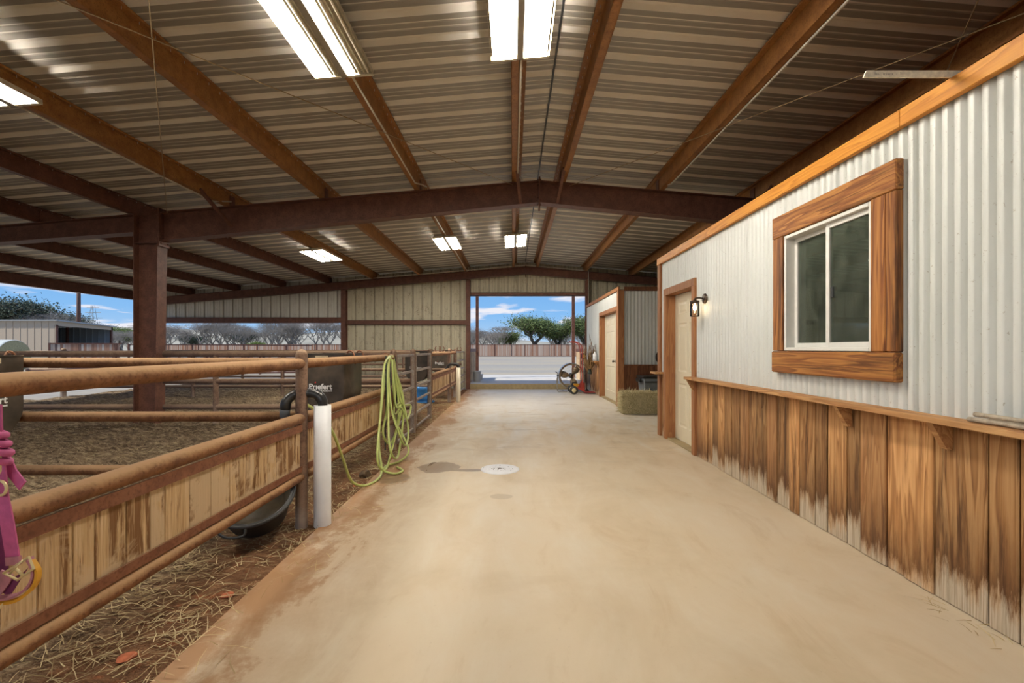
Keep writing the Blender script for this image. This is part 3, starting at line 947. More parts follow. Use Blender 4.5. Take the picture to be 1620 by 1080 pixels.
# wainscot boards, widths read off the photograph
edges = [1043.5, 1046.5, 1050.5, 1055]
pe = [1103, 1110, 1119.3, 1126.7, 1136.7, 1146.7, 1158, 1171, 1185, 1199, 1213, 1229.3, 1249, 1265, 1290.7, 1309, 1339.3, 1361.7, 1402.3, 1431.7, 1479, 1563.3, 1613.3]
rw = random.Random(3)
def wains(y0, y1, root=wr, x=XW, top=.915, mat='wainscot'):
    t = rw.uniform(-.006, .008)
    g_ = rw.uniform(.0022, .0048)
    MB().box(x - t, x + .022, y0 + g_, y1 - g_, 0.004, top, .004).build('plank', M[mat], root)
ye = [yx(p) for p in pe]
wains(ye[0], DO[0] - .002)
for a, c in zip(ye[:-1], ye[1:]): wains(c, a)
y = ye[-1]
while y > -2.2:
    w = rw.choice((.09, .11, .14, .17, .2)); wains(y - w, y); y -= w
wains(Y_BACK, y)
wains(6.72, 6.79); wains(6.79, 6.86); 
# header board and corner post
hb = empty('trim_2', (XW, 3, 2.53), kind='structure', label='orange header boards along the top of the corrugated wall')
for y0, y1 in ((Y_BACK, -1.2), (-1.198, 2.60), (2.602, 6.98)):
    MB().box(XW - .040, XW - .002, y0, y1, 2.53, 2.628, .003).build('board', M['header'], hb)
cp = MB().box(XW - .03, XW + .03, 6.875, 6.98, 0.0, 2.528, .003); cp.build('trim_3', M['casing'], kind='structure', label='corner post at the end of the near wall')

# long shelf on top of the wainscot
def shelf(y0, y1, brk, label, x0=XW - .125, x1=XW - .002):
    r = empty('wall_shelf', (XW, y0, .91), label, 'shelf')
    cuts = [y0] + [c for c in (1.1,) if y0 < c < y1] + [y1]
    for a, c in zip(cuts[:-1], cuts[1:]):
        MB().box(x0, x1 - .001, a + .001, c - .001, .917, .947, .004).build('shelf_board', M['shelf'], r)
    for yb in brk:
        MB().prism([(x0 + .012, .915), (x1 - .008, .915), (x1 - .008, .785), (x1 - .035, .785)], 'Y', yb - .018, yb + .018).build('bracket', M['shelf'], r)
    return r
shelf(-2.2, 5.66, (5.60, 3.02, 2.335, 1.86, .9), 'long sawn wooden ledge shelf capping the plank wainscot under the window')
shelf(6.722, 6.98, (), 'short stub of wooden shelf beside the far side of the near door', XW - .14, XW + .0)

# ------------------------------------------------------------------ doors
def six_panel(b, x, y0, y1, z0, z1):
    """door leaf in a plane x = const, face towards -X, six raised panels"""
    H = z1 - z0; W = y1 - y0
    zz = [(z0 + H * .095, z0 + H * .39), (z0 + H * .47, z0 + H * .80), (z0 + H * .86, z0 + H * .95)]
    yy = [(y0 + W * .13, y0 + W * .46), (y0 + W * .54, y0 + W * .87)]
    Y = [y0, yy[0][0], yy[0][1], yy[1][0], yy[1][1], y1]
    Z = [z0] + [q for a in zz for q in a] + [z1]
    b.box(x + .012, x + .042, y0, y1, z0, z1)
    for i in range(5):
        for j in range(7):
            ya, yb_, za, zb = Y[i], Y[i + 1], Z[j], Z[j + 1]
            if i in (1, 3) and j in (1, 3, 5):
                rings = [(x, 0), (x + .011, .014), (x + .011, .030), (x + .002, .055)]
                prev = None
                for xx, ins in rings:
                    cur = [(xx, ya + ins, za + ins), (xx, yb_ - ins, za + ins), (xx, yb_ - ins, zb - ins), (xx, ya + ins, zb - ins)]
                    if prev:
                        for q in range(4):
                            b.add([prev[q], prev[(q + 1) % 4], cur[(q + 1) % 4], cur[q]], [(0, 1, 2, 3)])
                    prev = cur
                b.add(prev, [(0, 1, 2, 3)])
            else:
                b.add([(x, ya, za), (x, yb_, za), (x, yb_, zb), (x, ya, zb)], [(0, 1, 2, 3)])
    for q in ((y0, y0), (y1, y1)):
        b.add([(x, q[0], z0), (x + .012, q[0], z0), (x + .012, q[0], z1), (x, q[0], z1)], [(0, 1, 2, 3)])
def knob(parent, x, y, z, mat):
    k_ = MB(); k_.lathe([(0, -.075), (.020, -.073), (.030, -.06), (.030, -.048), (.014, -.036), (.012, -.012), (.032, -.008), (.032, 0)], (x, y, z), 14, 'X')
    k_.build('door_knob', mat, parent)

def door(name, xw, y0, y1, ztop, leaf, dx=.11, cw=.095, side=None, knob_y=None, knob_mat='bronze'):
    r = empty(name, (xw, (y0 + y1) / 2, 0), kind='structure')
    x0 = xw - .028; x1 = xw + .026
    MB().box(x0, x1, y0, y0 + cw, 0.003, ztop - cw, .003).build('casing', M['casing'], r)
    MB().box(x0, x1, y1 - cw, y1, 0.003, ztop - cw, .003).build('casing', M['casing'], r)
    MB().box(x0, x1, y0, y1, ztop - cw + .001, ztop, .003).build('casing', M['casing'], r)
    ji = cw
    MB().box(x1 + .001, xw + dx + .06, y0 + ji - .035, y0 + ji, 0.003, ztop - ji, .002).build('jamb', M['casing'], r)
    MB().box(x1 + .001, xw + dx + .06, y1 - ji, y1 - ji + .035, 0.003, ztop - ji, .002).build('jamb', M['casing'], r)
    MB().box(x1 + .001, xw + dx + .06, y0 + ji, y1 - ji, ztop - ji, ztop - ji + .035, .002).build('jamb', M['casing'], r)
    MB().box(xw + .0, xw + dx + .05, y0 + ji, y1 - ji, 0.001, .022, .004).build('threshold', M['slab_face'], r)
    b = MB(); six_panel(b, xw + dx, leaf[0], leaf[1], .026, ztop - ji - .004)
    lf = b.build('door_leaf', M['door'], r, recalc=False)
    if knob_y: knob(lf, xw + dx, knob_y, .98, M[knob_mat])
    if side:
        MB().box(xw + dx + .002, xw + dx + .04, side[0], side[1], .026, ztop - ji - .004, .003).build('side_leaf', M['door'], r)
    return r
door('door_1', XW, DO[0], DO[1], DO[2], (DO[0] + .10, DO[1] - .10), knob_y=DO[0] + .17)
door('door_2', XW2, 10.34, 12.50, 2.24, (11.06, 12.38), side=(10.46, 11.05), knob_y=11.14)

# ------------------------------------------------------------------ window 1
w1 = empty('window_1', (XW, 3.24, 1.27), kind='structure')
xa, xb = XW - .045, XW + .004
MB().box(xa, xb, WO[0], WO[1] - .0, 2.19, WO[3], .006).build('trim_board', M['trim_y'], w1)
MB().box(xa - .008, xb, WO[0] + .0, WO[1], WO[2], 1.268, .010).build('trim_board', M['trim_y'], w1)
MB().box(xa + .004, xb, 3.728, WO[1] - .004, 1.271, 2.188, .004).build('trim_board', M['trim_z'], w1)
MB().box(xa + .004, xb, 2.70, 2.812, 1.271, 2.188, .004).build('trim_board', M['trim_z'], w1)
MB().box(xa + .002, xb, WO[0] + .002, 2.697, 1.271, 2.188, .006).build('trim_board', M['trim_z'], w1)
def rect_frame(x0, x1, y0, y1, z0, z1, w, name, mat, parent, ch=.003):
    b = MB()
    b.box(x0, x1, y0, y0 + w, z0, z1, ch); b.box(x0, x1, y1 - w, y1, z0, z1, ch)
    b.box(x0, x1, y0 + w - .001, y1 - w + .001, z0, z0 + w, ch); b.box(x0, x1, y0 + w - .001, y1 - w + .001, z1 - w, z1, ch)
    return b.build(name, mat, parent)
YW0, YW1, ZW0, ZW1 = 2.815, 3.725, 1.272, 2.187
rect_frame(XW - .030, XW + .085, YW0, YW1, ZW0, ZW1, .026, 'window_frame', M['vinyl'], w1)
sa = rect_frame(XW + .000, XW + .026, YW0 + .024, 3.275, ZW0 + .024, ZW1 - .024, .036, 'front_sash', M['vinyl'], w1)
sb = rect_frame(XW + .040, XW + .066, 3.215, YW1 - .024, ZW0 + .024, ZW1 - .024, .036, 'rear_sash', M['vinyl'], w1)
MB().box(XW + .011, XW + .015, YW0 + .056, 3.243, ZW0 + .056, ZW1 - .056).build('pane', M['glass'], sa)
MB().box(XW + .051, XW + .055, 3.247, YW1 - .056, ZW0 + .056, ZW1 - .056).build('pane', M['glass'], sb)
lt = MB().box(XW + .004, XW + .028, 3.205, 3.232, 1.64, 1.72, .004); lt.build('latch', M['black'], w1)

# ------------------------------------------------------------------ far right room
wq = empty('wall_right_far', (XW2, 12, 0), kind='structure')
def back2(x0, x1, y0, y1, z0, z1): MB().box(x0, x1, y0, y1, z0, z1).build('backing_board', M['plaster'], wq)
back2(XW2 + .03, XW2 + .10, 12.42, YE - .1, 0, 2.6); back2(XW2 + .03, XW2 + .10, 10.42, 12.42, 2.19, 2.6); back2(XW2 + .03, XW2 + .10, 10.24, 10.42, 0, 2.6)
for y0 in (12.50, 13.11, 13.72, 14.33):
    b = MB(); corr_piece(b, y0, min(y0 + .61, YE - .1), .93, 2.57, base=XW2 + .012); b.build('metal_sheet', M['corr'], wq, recalc=False)
for y0 in (10.34, 10.95, 11.56, 12.17):
    b = MB(); corr_piece(b, y0, min(y0 + .61, 12.5), 2.2, 2.57, base=XW2 + .012); b.build('metal_sheet', M['corr'], wq, recalc=False)
y = 12.505
while y < YE - .15:
    w = min(rw.choice((.10, .13, .16)), YE - .1 - y); wains(y, y + w, wq, XW2, .90); y += w
MB().box(XW2 - .035, XW2 - .001, 10.2, YE - .1, 2.572, 2.65, .003).build('header_board', M['casing'], wq)
MB().box(XW2 - .035, XW2 + .10, 10.20, 10.338, 0, 2.57, .004).build('corner_post', M['casing'], wq)

wa = empty('wall_alcove', (4.3, 10.25, 0), kind='structure')
MB().box(XW2 + .105, 6.25, 10.30, 10.36, 0, 2.6).build('backing_board', M['plaster'], wa)
x = XW2 + .105
while x < 6.2:
    x2 = min(x + .61, 6.25); b = MB(); corr_piece(b, x, x2, .93, 2.58, 'X', 10.274, .019, 1, .0775); b.build('metal_sheet', M['corr'], wa, recalc=False); x = x2
x = XW2 + .105
while x < 6.2:
    w = rw.choice((.12, .14, .16)); x2 = min(x + w, 6.25)
    t = rw.uniform(0, .006)
    MB().box(x + .002, x2 - .002, 10.235 - t, 10.26, .004, .905, .003).build('plank', M['dark_board'], wa); x = x2
MB().box(XW2 + .105, 6.25, 10.205, 10.245, .907, .935, .003).build('ledge_board', M['dark_board'], wa)
MB().box(XW2 + .105, 6.25, 10.215, 10.255, 2.56, 2.65, .003).build('header_board', M['dark_board'], wa)

# ================================================================== THINGS
# ------------------------------------------------------------------ fluorescent fixtures
def light_fixture(x, y0, label, lit=(1, 1, 1, 1, 1, 1), zoff=0.0):
    s = SL if x < RX else -SL
    L_ = 1.24; W = .50
    zt = 0.0
    r = empty('light_fixture', (0, 0, 0), label, 'ceiling light', 'six-tube light fixtures under the purlins')
    A = lambda b, n, m, p=r: b.build(n, m, p)
    # two folded reflector troughs either side of a centre channel
    for s_ in (-1, 1):
        b = MB(); xo, xi = s_ * W / 2, s_ * .030; xm = s_ * (W / 2 - .016)   # an uplight slot is left along the outer edge
        b.hexa([(min(xm, xi), 0, -.012), (max(xm, xi), 0, -.012), (max(xm, xi), L_, -.012), (min(xm, xi), L_, -.012), (min(xm, xi), 0, -.006), (max(xm, xi), 0, -.006), (max(xm, xi), L_, -.006), (min(xm, xi), L_, -.006)])
        b.bar((xo, 0, -.012), (xo + s_ * .014, 0, -.052), .002, .002)
        b.hexa([(xo - .002, 0, -.052), (xo + .002, 0, -.052), (xo + .002, L_, -.052), (xo - .002, L_, -.052), (xo - .002, 0, -.006), (xo + .002, 0, -.006), (xo + .002, L_, -.006), (xo - .002, L_, -.006)])
        for k in (1, 2):   # peaked ridges between the tubes
            xc = s_ * (.030 + (W / 2 - .030) * k / 3)
            b.prism([(xc - .016, -.012), (xc, -.034), (xc + .016, -.012)], 'Y', .03, L_ - .03)
        for yy in (0.0, L_ - .03):
            b.box(min(xi, xo), max(xi, xo), yy, yy + .03, -.050, -.013)
        A(b, 'reflector', M['white_housing'])
    A(MB().box(-.029, .029, 0.0, L_, -.046, -.005, .003), 'centre_channel', M['channel'])
    A(MB().box(-.10, .10, .25, L_ - .25, -.005, .022), 'ballast_box', M['channel'])
    i = 0
    for s_ in (-1, 1):
        for k in (0, 1, 2):
            xc = s_ * (.030 + (W / 2 - .030) * (k + .5) / 3)
            b = MB().tube([(xc, .034, -.036), (xc, L_ - .034, -.036)], .0125, 10)
            A(b, 'tube', M['tube'] if lit[i] else M['unlit_tube'])
            i += 1
    r.location = (x, y0, deck(x) - .225)
    r.rotation_euler = (0, -math.atan(s), 0)
    return r
# note: a rotated root keeps its parts' local frame, so the parts follow the roof slope
light_fixture(0.06, 2.76, 'six-tube fluorescent fixture nearest the ridge, all tubes lit, cut by the top of the picture')
light_fixture(-1.46, 2.80, 'grimy fluorescent fixture left of the ridge one, outer tubes dark, top of picture', (0, 1, 1, 1, 0, 0))
light_fixture(-4.36, 2.82, 'fluorescent fixture under the third purlin, only its end seen at the left edge')
light_fixture(0.06, 10.15, 'far small lit fluorescent fixture on the ridge purlin beyond the portal frame')
light_fixture(-1.46, 9.85, 'far lit fluorescent fixture just left of the ridge one, beyond the portal frame')
light_fixture(-4.36, 10.0, 'far lit fluorescent fixture above the pens, leftmost of the three beyond the frame')
light_fixture(0.06, -4.8, 'unseen fluorescent fixture added on the ridge purlin behind the viewpoint')  # unseen row of lamps, added for light from behind the viewpoint
light_fixture(-1.46, -4.8, 'unseen fluorescent fixture added left of the ridge behind the viewpoint')
light_fixture(-4.36, -4.8, 'unseen fluorescent fixture added above the pens behind the viewpoint')

# ------------------------------------------------------------------ conduits and roof bracing rods
def conduit(pts, label, r=.011):
    MB().tube(pts, r, 8).build('conduit', M['conduit'], label=label, cat='conduit')
zc_ = lambda x: deck(x) - .222
conduit([(-1.43 + .012, 4.06, zc_(-1.43) + .0), (-1.43 + .012, YF - .45, zc_(-1.43)), (-1.36, YF - .2, zc_(-1.43) + .06), (-1.33, YF - .02, zc_(-1.43) + .09)], 'pale conduit along the underside of the first purlin left of the ridge')
conduit([(.075, 4.02, zc_(.06)), (.075, YF - .4, zc_(.06)), (.15, YF - .15, zc_(.06) + .03)], 'pale conduit under the ridge purlin, running from the ridge light fixture')
conduit([(2.32, 1.2, zc_(2.25)), (2.32, YF - .4, zc_(2.25)), (2.27, YF - .1, zc_(2.25) + .08)], 'long pale conduit along the first purlin right of the ridge')
conduit([(-4.41, 4.1, zc_(-4.35)), (-4.41, YF - .4, zc_(-4.35)), (-4.30, YF - .1, zc_(-4.35) + .08)], 'thin pale conduit along the third purlin left of the ridge')
conduit([(-1.42, YF + .2, zc_(-1.43)), (-1.42, 9.8, zc_(-1.43))], 'pale conduit feeding the far left fixture past the frame', .010)
conduit([(-1.42, 11.15, zc_(-1.43)), (-1.42, YE - .3, zc_(-1.43))], 'pale conduit from the far left fixture to the end wall', .012)
conduit([(-5.2, YE - .28, bt(-5.2) + .02), (RX, YE - .28, bt(RX) + .03), (2.37, YE - .28, bt(2.37) + .02), (2.37, YE - .28, 1.55)], 'pale conduit following the gable and dropping down the right door post', .014)

def rod(p, q, label):
    MB().tube([p, q], .0045, 6).build('bracing_rod', M['cable'], label=label, cat='bracing rod')
rod((.0, YF - .1, 3.79), (-5.30, YB + .1, 3.33), 'thin bracing rod under the roof from the ridge splice down towards the upper left')
rod((-5.28, YF - .1, 3.36), (.0, YB + .1, 3.79), 'thin bracing rod under the left roof slope rising from the column head')
rod((.86, YF - .1, 3.77), (5.7, YB + .1, 3.36), 'thin bracing rod under the roof from the ridge towards the upper right')
rod((5.7, YF - .1, 3.40), (.9, YB + .1, 3.79), 'short visible bracing rod crossing above the orange header at the upper right')

# ------------------------------------------------------------------ pipe fences
RAILS = (1.18, .783, .36)
def dome_post(x, y, z1=1.285, r=.041, z0=-.02):
    prof = [(r, z0), (r, z1 - r)] + [(r * math.cos(a), z1 - r + r * math.sin(a)) for a in (math.pi / 8, math.pi / 4, 3 * math.pi / 8)] + [(.001, z1)]
    return MB().lathe(prof, (x, y, 0), 16)
def pipe_fence(posts, sections, label, x=FX, boards=True):
    """run of fence along Y: posts (list of y), sections (y0, y1) with board panels"""
    r = empty('pipe_fence', (x, posts[0], 0), label, 'fence')
    for y in posts: dome_post(x, y).build('post', M['post'], r)
    rf = random.Random(int(posts[0] * 100) + 5)
    for y0, y1 in sections:
        for z, rr in zip(RAILS, (.0375, .0375, .034)):
            n = 6
            MB().tube([(x, y0 + (y1 - y0) * i / n, z) for i in range(n + 1)], rr, 20).build('rail', M['pipe'], r)
        MB().box(x + .012, x + .022, y0 + .03, y1 - .03, .690, .742).build('flat_bar', M['bar'], r)
        MB().box(x + .012, x + .022, y0 + .03, y1 - .03, .400, .440).build('flat_bar', M['bar'], r)
        y = y0 + .042
        while y < y1 - .06:
            w = rf.choice((.085, .10, .12, .14, .155))
            e_ = min(y + w, y1 - .04)
            if y1 - .04 - e_ < .05: e_ = y1 - .04
            t = rf.uniform(-.003, .003)
            MB().box(x - .018 + t, x + .010 + t * .4, y + .0015, e_ - .0015, .405 + rf.uniform(0, .012), .735, .003).build('plank', M['panel_wood'], r)
            y = e_
    return r
pipe_fence([-.2, 3.39, 6.0], [(-2.5, -.2), (-.2, 3.39), (3.39, 6.0)], 'rusty pipe fence with dusty wood infill boards in the left foreground')
pipe_fence([8.62, 11.3, 12.4], [(8.62, 11.3), (11.3, 12.4)], 'far stretch of board-filled pipe fence between the two groups of tube gates')
gp = empty('gate_post', (FX, 7.18, 0), 'brown round post between the two near tube gates', 'post')
dome_post(FX, 7.18).build('post', M['post'], gp)

def tube_gate(y0, y1, label, x=FX + .02):
    r = empty('tube_gate', (x, y0, 0), label, 'gate', None)
    for y in (y0, y1):
        MB().box(x - .018, x + .018, y - .018, y + .018, .04, 1.21, .003).build('upright', M['gate'], r)
    for z in (.062, .28, .48, .70, .945, 1.19):
        MB().box(x - .016, x + .016, y0 + .018, y1 - .018, z - .018, z + .018, .004).build('bar', M['gate'], r)
    for z in (.25, 1.0):
        MB().tube([(x, y1 + .018, z), (x, y1 + .05, z)], .010, 6).build('hinge', M['gate'], r)
    return r
tube_gate(6.07, 7.09, 'six-bar tube gate just beyond the hanging hose')
tube_gate(7.27, 8.53, 'six-bar tube gate with galvanised bars in front of the blue barrel')
tube_gate(12.50, 14.55, 'farthest six-bar tube gate, next to the big opening')

def cross_fence(y, x0, x1, zs, label, posts=(), mat='pipe', r_=.0375, top_r=None):
    r = empty('cross_fence', (x1, y, 0), label, 'fence')
    for i, z in enumerate(zs):
        n = 5
        MB().tube([(x0 + (x1 - x0) * k / n, y, z) for k in range(n + 1)], top_r if (i == 0 and top_r) else r_, 14).build('rail', M[mat], r)
    for x in posts: dome_post(x, y, 1.24).build('post', M['post'], r)
    return r
cross_fence(3.46, -11.3, FX - .045, (1.183, .783, .385), 'nearest cross rails dividing the pens, level with the first fence post', (-6.6,))
cross_fence(YF, XC1 + .02, FX + .0, (1.205, .785, .385), 'second cross rails running from the steel column to the gates', (-4.60,), 'post', .040, .046)
cross_fence(YF, -11.4, XC0 - .02, (1.205, .785, .385), 'cross rails on the outer side of the steel column', (-8.8,), 'post', .040, .046)
cross_fence(10.9, -11.4, FX - .05, (1.20, .79, .40), 'third cross rails across the far pens', (-5.4, -7.5), 'post', .036)
cross_fence(14.45, -11.4, FX - .05, (1.21, .80, .42, .21), 'farthest cross rails in front of the end wall', (-5.2, -3.4, -8.4), 'post', .036)
def side_fence():
    r = empty('side_fence', (-11.6, 5, 0), 'outer pipe fence along the open left side of the barn', 'fence')
    for z in (1.19, .62):
        MB().tube([(-11.6, y, z) for y in (2, 6, 10, 14.6)], .036, 12).build('rail', M['post'], r)
    for y in (4.0, 8.2, 12.0, 14.6):
        dome_post(-11.6, y, 1.30, .06).build('post', M['post'], r)
    return r
side_fence()
def small_frame_gate():
    r = empty('frame_gate', (-11.9, 10.4, 0), 'thin dark frame gate low beyond the side fence', 'gate')
    for a, c in (((-12.6, 11.0, .30), (-11.95, 12.3, .30)), ((-12.6, 11.0, 1.0), (-11.95, 12.3, 1.0))):
        MB().bar(a, c, .035, .035).build('bar', M['channel'], r)
    for p in ((-12.6, 11.0), (-11.95, 12.3)):
        MB().bar((p[0], p[1], 0), (p[0], p[1], 1.02), .035, .035, (1, 0, 0)).build('upright', M['channel'], r)
small_frame_gate()

# ------------------------------------------------------------------ hanging feeders
def feeder(x1, y0, label, ln=.52, w=.42, rot=0.0):
    """U-section plastic feed tub hung on a rail; x1 = right face, y0 = near end"""
    r = empty('hanging_feeder', (x1 - w / 2, y0, .66), label, 'feeder', 'brown-black hanging feed tubs')
    xc = x1 - w / 2; rad = w / 2; zt = 1.238; zc = .87
    def U(rr, ztop):
        return [(xc - rr, ztop)] + [(xc - rr * math.cos(a), zc - rr * math.sin(a)) for a in [math.pi * k / 12 for k in range(13)]] + [(xc + rr, ztop)]
    b = MB()
    o, i = U(rad, zt), U(rad - .008, zt)
    n = len(o)
    for y in (y0, y0 + ln):
        b.v += [(p[0], y, p[1]) for p in o]
    for y in (y0 + .008, y0 + ln - .008):
        b.v += [(p[0], y, p[1]) for p in i]
    for k in range(n - 1):
        b.f.append((k, k + 1, n + k + 1, n + k)); b.sm.append(True)
        b.f.append((2 * n + k, 2 * n + k + 1, 3 * n + k + 1, 3 * n + k)); b.sm.append(True)
    for k in range(4):
        b.f.append(tuple(range(k * n, (k + 1) * n))); b.sm.append(False)
    b.t = [.5] * len(b.f)
    b.build('tub', M['feeder'], r)
    rim = MB()
    c = [(xc - rad, y0, zt), (xc + rad, y0, zt), (xc + rad, y0 + ln, zt), (xc - rad, y0 + ln, zt)]
    for k in range(4): rim.bar(c[k], c[(k + 1) % 4], .016, .010)
    rim.build('rim', M['feeder'], r)
    zl = 1.29 - (616 - 551) / 735 * 4.4
    lo = (xc + .0 - .01, y0 - .0005, zl + .01)
    text_mesh('logo', 'Pr\u0131efert', .072, M['letter'], r, (xc - .01, y0 - .001, .905), (1, 0, 0), (0, 0, 1), .0018)
    text_mesh('small_print', 'Ranch Equipment', .020, M['letter'], r, (xc + .03, y0 - .001, .882), (1, 0, 0), (0, 0, 1), .001)
    MB().box(xc - .064, xc - .052, y0 - .0025, y0, .962, .974).build('logo_dot', M['letter_red'], r)
    st = MB().box(xc - .06, xc + .06, y0 - .003, y0 - .0004, 1.185, 1.222); st.build('sticker', M['paper'], r)
    for yy in (y0 + .12, y0 + ln - .12):
        MB().tube(smooth_path([(xc + rad - .02, yy, zt - .01), (xc + rad + .01, yy, zt + .03), (xc + rad + .055, yy, zt + .0), (xc + rad + .07, yy, zt - .10)], 4), .008, 6).build('hanger', M['bar'], r)
    r.rotation_euler = (0, 0, rot)
    return r
feeder(-3.58 + .21, 3.19, 'brown-black feed tub with white lettering at the left edge, hung before the nearest cross rails', rot=math.radians(90))
feeder(-1.60, 4.40, 'brown-black feed tub with white lettering hung behind the fence right of the first post')
feeder(-1.60, 8.72, 'dark feed tub seen through the second tube gate, above the blue barrel')
feeder(-1.60, 11.55, 'farthest dark feed tub, behind the far board-filled fence')

# ------------------------------------------------------------------ blue barrel, rubber tub
def barrel():
    r = empty('blue_barrel', (-2.06, 10.8, .1), 'cut-down blue plastic barrel standing in the pen behind the tube gate', 'barrel')
    b = MB(); z0 = -.01; R = .20
    b.lathe([(0, z0), (R * .92, z0), (R, z0 + .04), (R * .985, z0 + .12), (R * 1.02, z0 + .13), (R * 1.02, z0 + .15), (R * .985, z0 + .16), (R, z0 + .30), (R * 1.02, z0 + .33), (R, z0 + .40), (R * .96, z0 + .40), (R * .95, z0 + .02), (0, z0 + .02)], (-2.06, 10.8, .02), 28)
    b.build('body', M['blue'], r)
    MB().tube([(-2.06 + .235 * math.cos(a), 10.8 + .235 * math.sin(a), .06) for a in [2 * math.pi * k / 24 for k in range(24)]], .015, 8, closed=True).build('base_ring', M['blue'], r)
barrel()
def rubber_tub():
    c = Vector((-1.78, 3.22, .0))
    r = empty('rubber_tub', tuple(c), 'black rubber tub with rope handle lying tilted under the fence by the first post', 'tub')
    tilt = Matrix.Translation(c + Vector((0, 0, .215))) @ Matrix.Rotation(math.radians(10), 4, 'Y') @ Matrix.Rotation(math.radians(34), 4, 'X') @ Matrix.Scale(.86, 4)
    b = MB().lathe([(.001, -.16), (.20, -.16), (.215, -.14), (.285, .10), (.295, .115), (.295, .125), (.275, .125), (.268, .10), (.20, -.13), (.001, -.13)], (0, 0, 0), 36).xf(tilt)
    b.build('tub', M['rubber'], r)
    b = MB().lathe([(.001, -.127), (.198, -.127), (.262, .09)], (0, 0, 0), 36).xf(tilt)
    b.build('muddy_lining', M['rubber_dusty'], r)
    b = MB().tube([(.298 * math.cos(a), .298 * math.sin(a), .115) for a in [2 * math.pi * k / 36 for k in range(36)]], .013, 8, closed=True).xf(tilt)
    b.build('rim', M['rubber'], r)
    b = MB().tube(smooth_path([(.10, -.285, .11), (.11, -.335, .09), (.0, -.36, .075), (-.09, -.335, .09), (-.09, -.285, .11)], 5), .010, 6).xf(tilt)
    b.build('handle', M['rubber'], r)
rubber_tub()

# ------------------------------------------------------------------ white standpipes with black elbows
def standpipe(x, y, h, rad, label, mat, second=True):
    r = empty('standpipe', (x, y, 0), label, 'pipe')
    b = MB().lathe([(rad, -.01), (rad, h), (rad - .006, h), (rad - .006, h - .10)], (x, y, 0), 28); b.build('pipe', M[mat], r)
    pts = smooth_path([(x, y, h - .06), (x - .002, y, h + .025), (x - .04, y, h + .075), (x - .115, y, h + .088), (x - .20, y - .02, h + .075), (x - .245, y - .04, h + .03), (x - .255, y - .04, h - .03)], 6)
    MB().tube(pts, [.038 if (k // 6) % 2 else .034 for k in range(len(pts))], 14).build('elbow', M['black'], r)
    MB().tube([(x - .255, y - .04, h - .0), (x - .258, y - .04, h - .08)], .036, 14).build('coupling', M['grey_plastic'], r)
    MB().tube([(x - .256, y - .04, h - .08), (x - .262, y - .04, .3)], .028, 12).build('drop_pipe', M['grey_plastic'], r)
    return r
standpipe(-1.395, 3.41, .875, .060, 'white plastic standpipe with black elbow beside the first fence post', 'pvc')
standpipe(-1.30, 11.15, .83, .052, 'yellowed plastic standpipe with black elbow at the far end of the pens', 'pvc_old')

# ------------------------------------------------------------------ hose, ropes
def hose_thing():
    r = empty('garden_hose', (-1.49, 5.6, 0), 'lime green garden hose looped over the fence and trailing to the floor', 'hose')
    loops = []
    xh = -1.49
    def lp(w0, w1, zb, yo, yb, ph=0.0):
        """hanging loop: half widths along Y and X, bottom height"""
        top_ = Vector((xh + .01, 5.62 + yo, 1.20))
        pts = [top_ + Vector((0, 0, 0)), top_ + Vector((.030, -.10 - w0, -.12)), Vector((xh + .05 + w1 * .4, 5.50 + yo - w0 * 2.0, .62)), Vector((xh + .06 + w1, yb - .05, zb + .16)), Vector((xh + .09 + w1, yb + .12, zb)), Vector((xh + .10 + w1 * .7, yb + .42, zb + .13)), Vector((xh + .06 + w1 * .4, 5.68 + yo + w0, .62)), Vector((xh + .03, 5.70 + yo + w0 * .3, 1.02)), top_ + Vector((.005, .02, -.005))]
        return pts
    specs = [(.10, .02, .22, .0, 5.1), (.17, .12, .08, .04, 5.0), (.03, -.01, .50, -.05, 5.45), (.25, .07, .025, -.03, 4.72), (.02, .10, .42, .10, 5.60), (.12, .15, .16, .02, 5.3)]
    for sp_ in specs:
        MB().tube(smooth_path(lp(*sp_), 10), .0120, 10).build('hose_loop', M['hose'], r)
    # the strand that runs out to the floor with its end curl, and the one that runs back to the standpipe
    out = [(xh + .02, 5.72, 1.19), (-1.46, 5.78, .80), (-1.43, 5.62, .46), (-1.30, 5.52, .25), (-1.22, 5.45, .08), (-1.28, 5.25, .014), (-1.36, 5.05, .02), (-1.34, 4.80, .03), (-1.20, 4.74, .013), (-1.15, 4.86, .012), (-1.24, 4.98, .02)]
    MB().tube(smooth_path(out, 10), .0120, 10).build('trailing_end', M['hose'], r)
    ret = [(xh + .0, 5.58, 1.19), (-1.49, 5.35, .80), (-1.44, 5.0, .30), (-1.34, 4.75, .05), (-1.32, 4.52, .012), (-1.38, 4.32, .015), (-1.45, 4.18, .10), (-1.465, 4.0, .35), (-1.46, 3.78, .60), (-1.50, 3.62, .78), (-1.58, 3.56, .86)]
    MB().tube(smooth_path(ret, 10), .0120, 10).build('supply_strand', M['hose'], r)
    hk = MB().tube(smooth_path([(-1.58, 5.62, 1.20), (-1.54, 5.62, 1.232), (-1.47, 5.62, 1.20), (-1.44, 5.62, 1.16), (-1.43, 5.62, 1.21)], 5), .008, 6)
    hk.build('hook', M['bar'], r)
hose_thing()
def lead(label, y0, pts, rr=.009, clip=True):
    r = empty('lead_rope', (-1.48, y0, .2), label, 'rope')
    b = MB(); P_ = smooth_path(pts, 14)
    for s_ in (0, math.pi):      # two twisted strands
        b.tube([Vector(p) + Vector((math.cos(i * .9 + s_), math.sin(i * .9 + s_), 0)) * rr * .45 for i, p in enumerate(P_)], rr * .65, 6)
    b.build('strand', M['rope'], r)
    return r
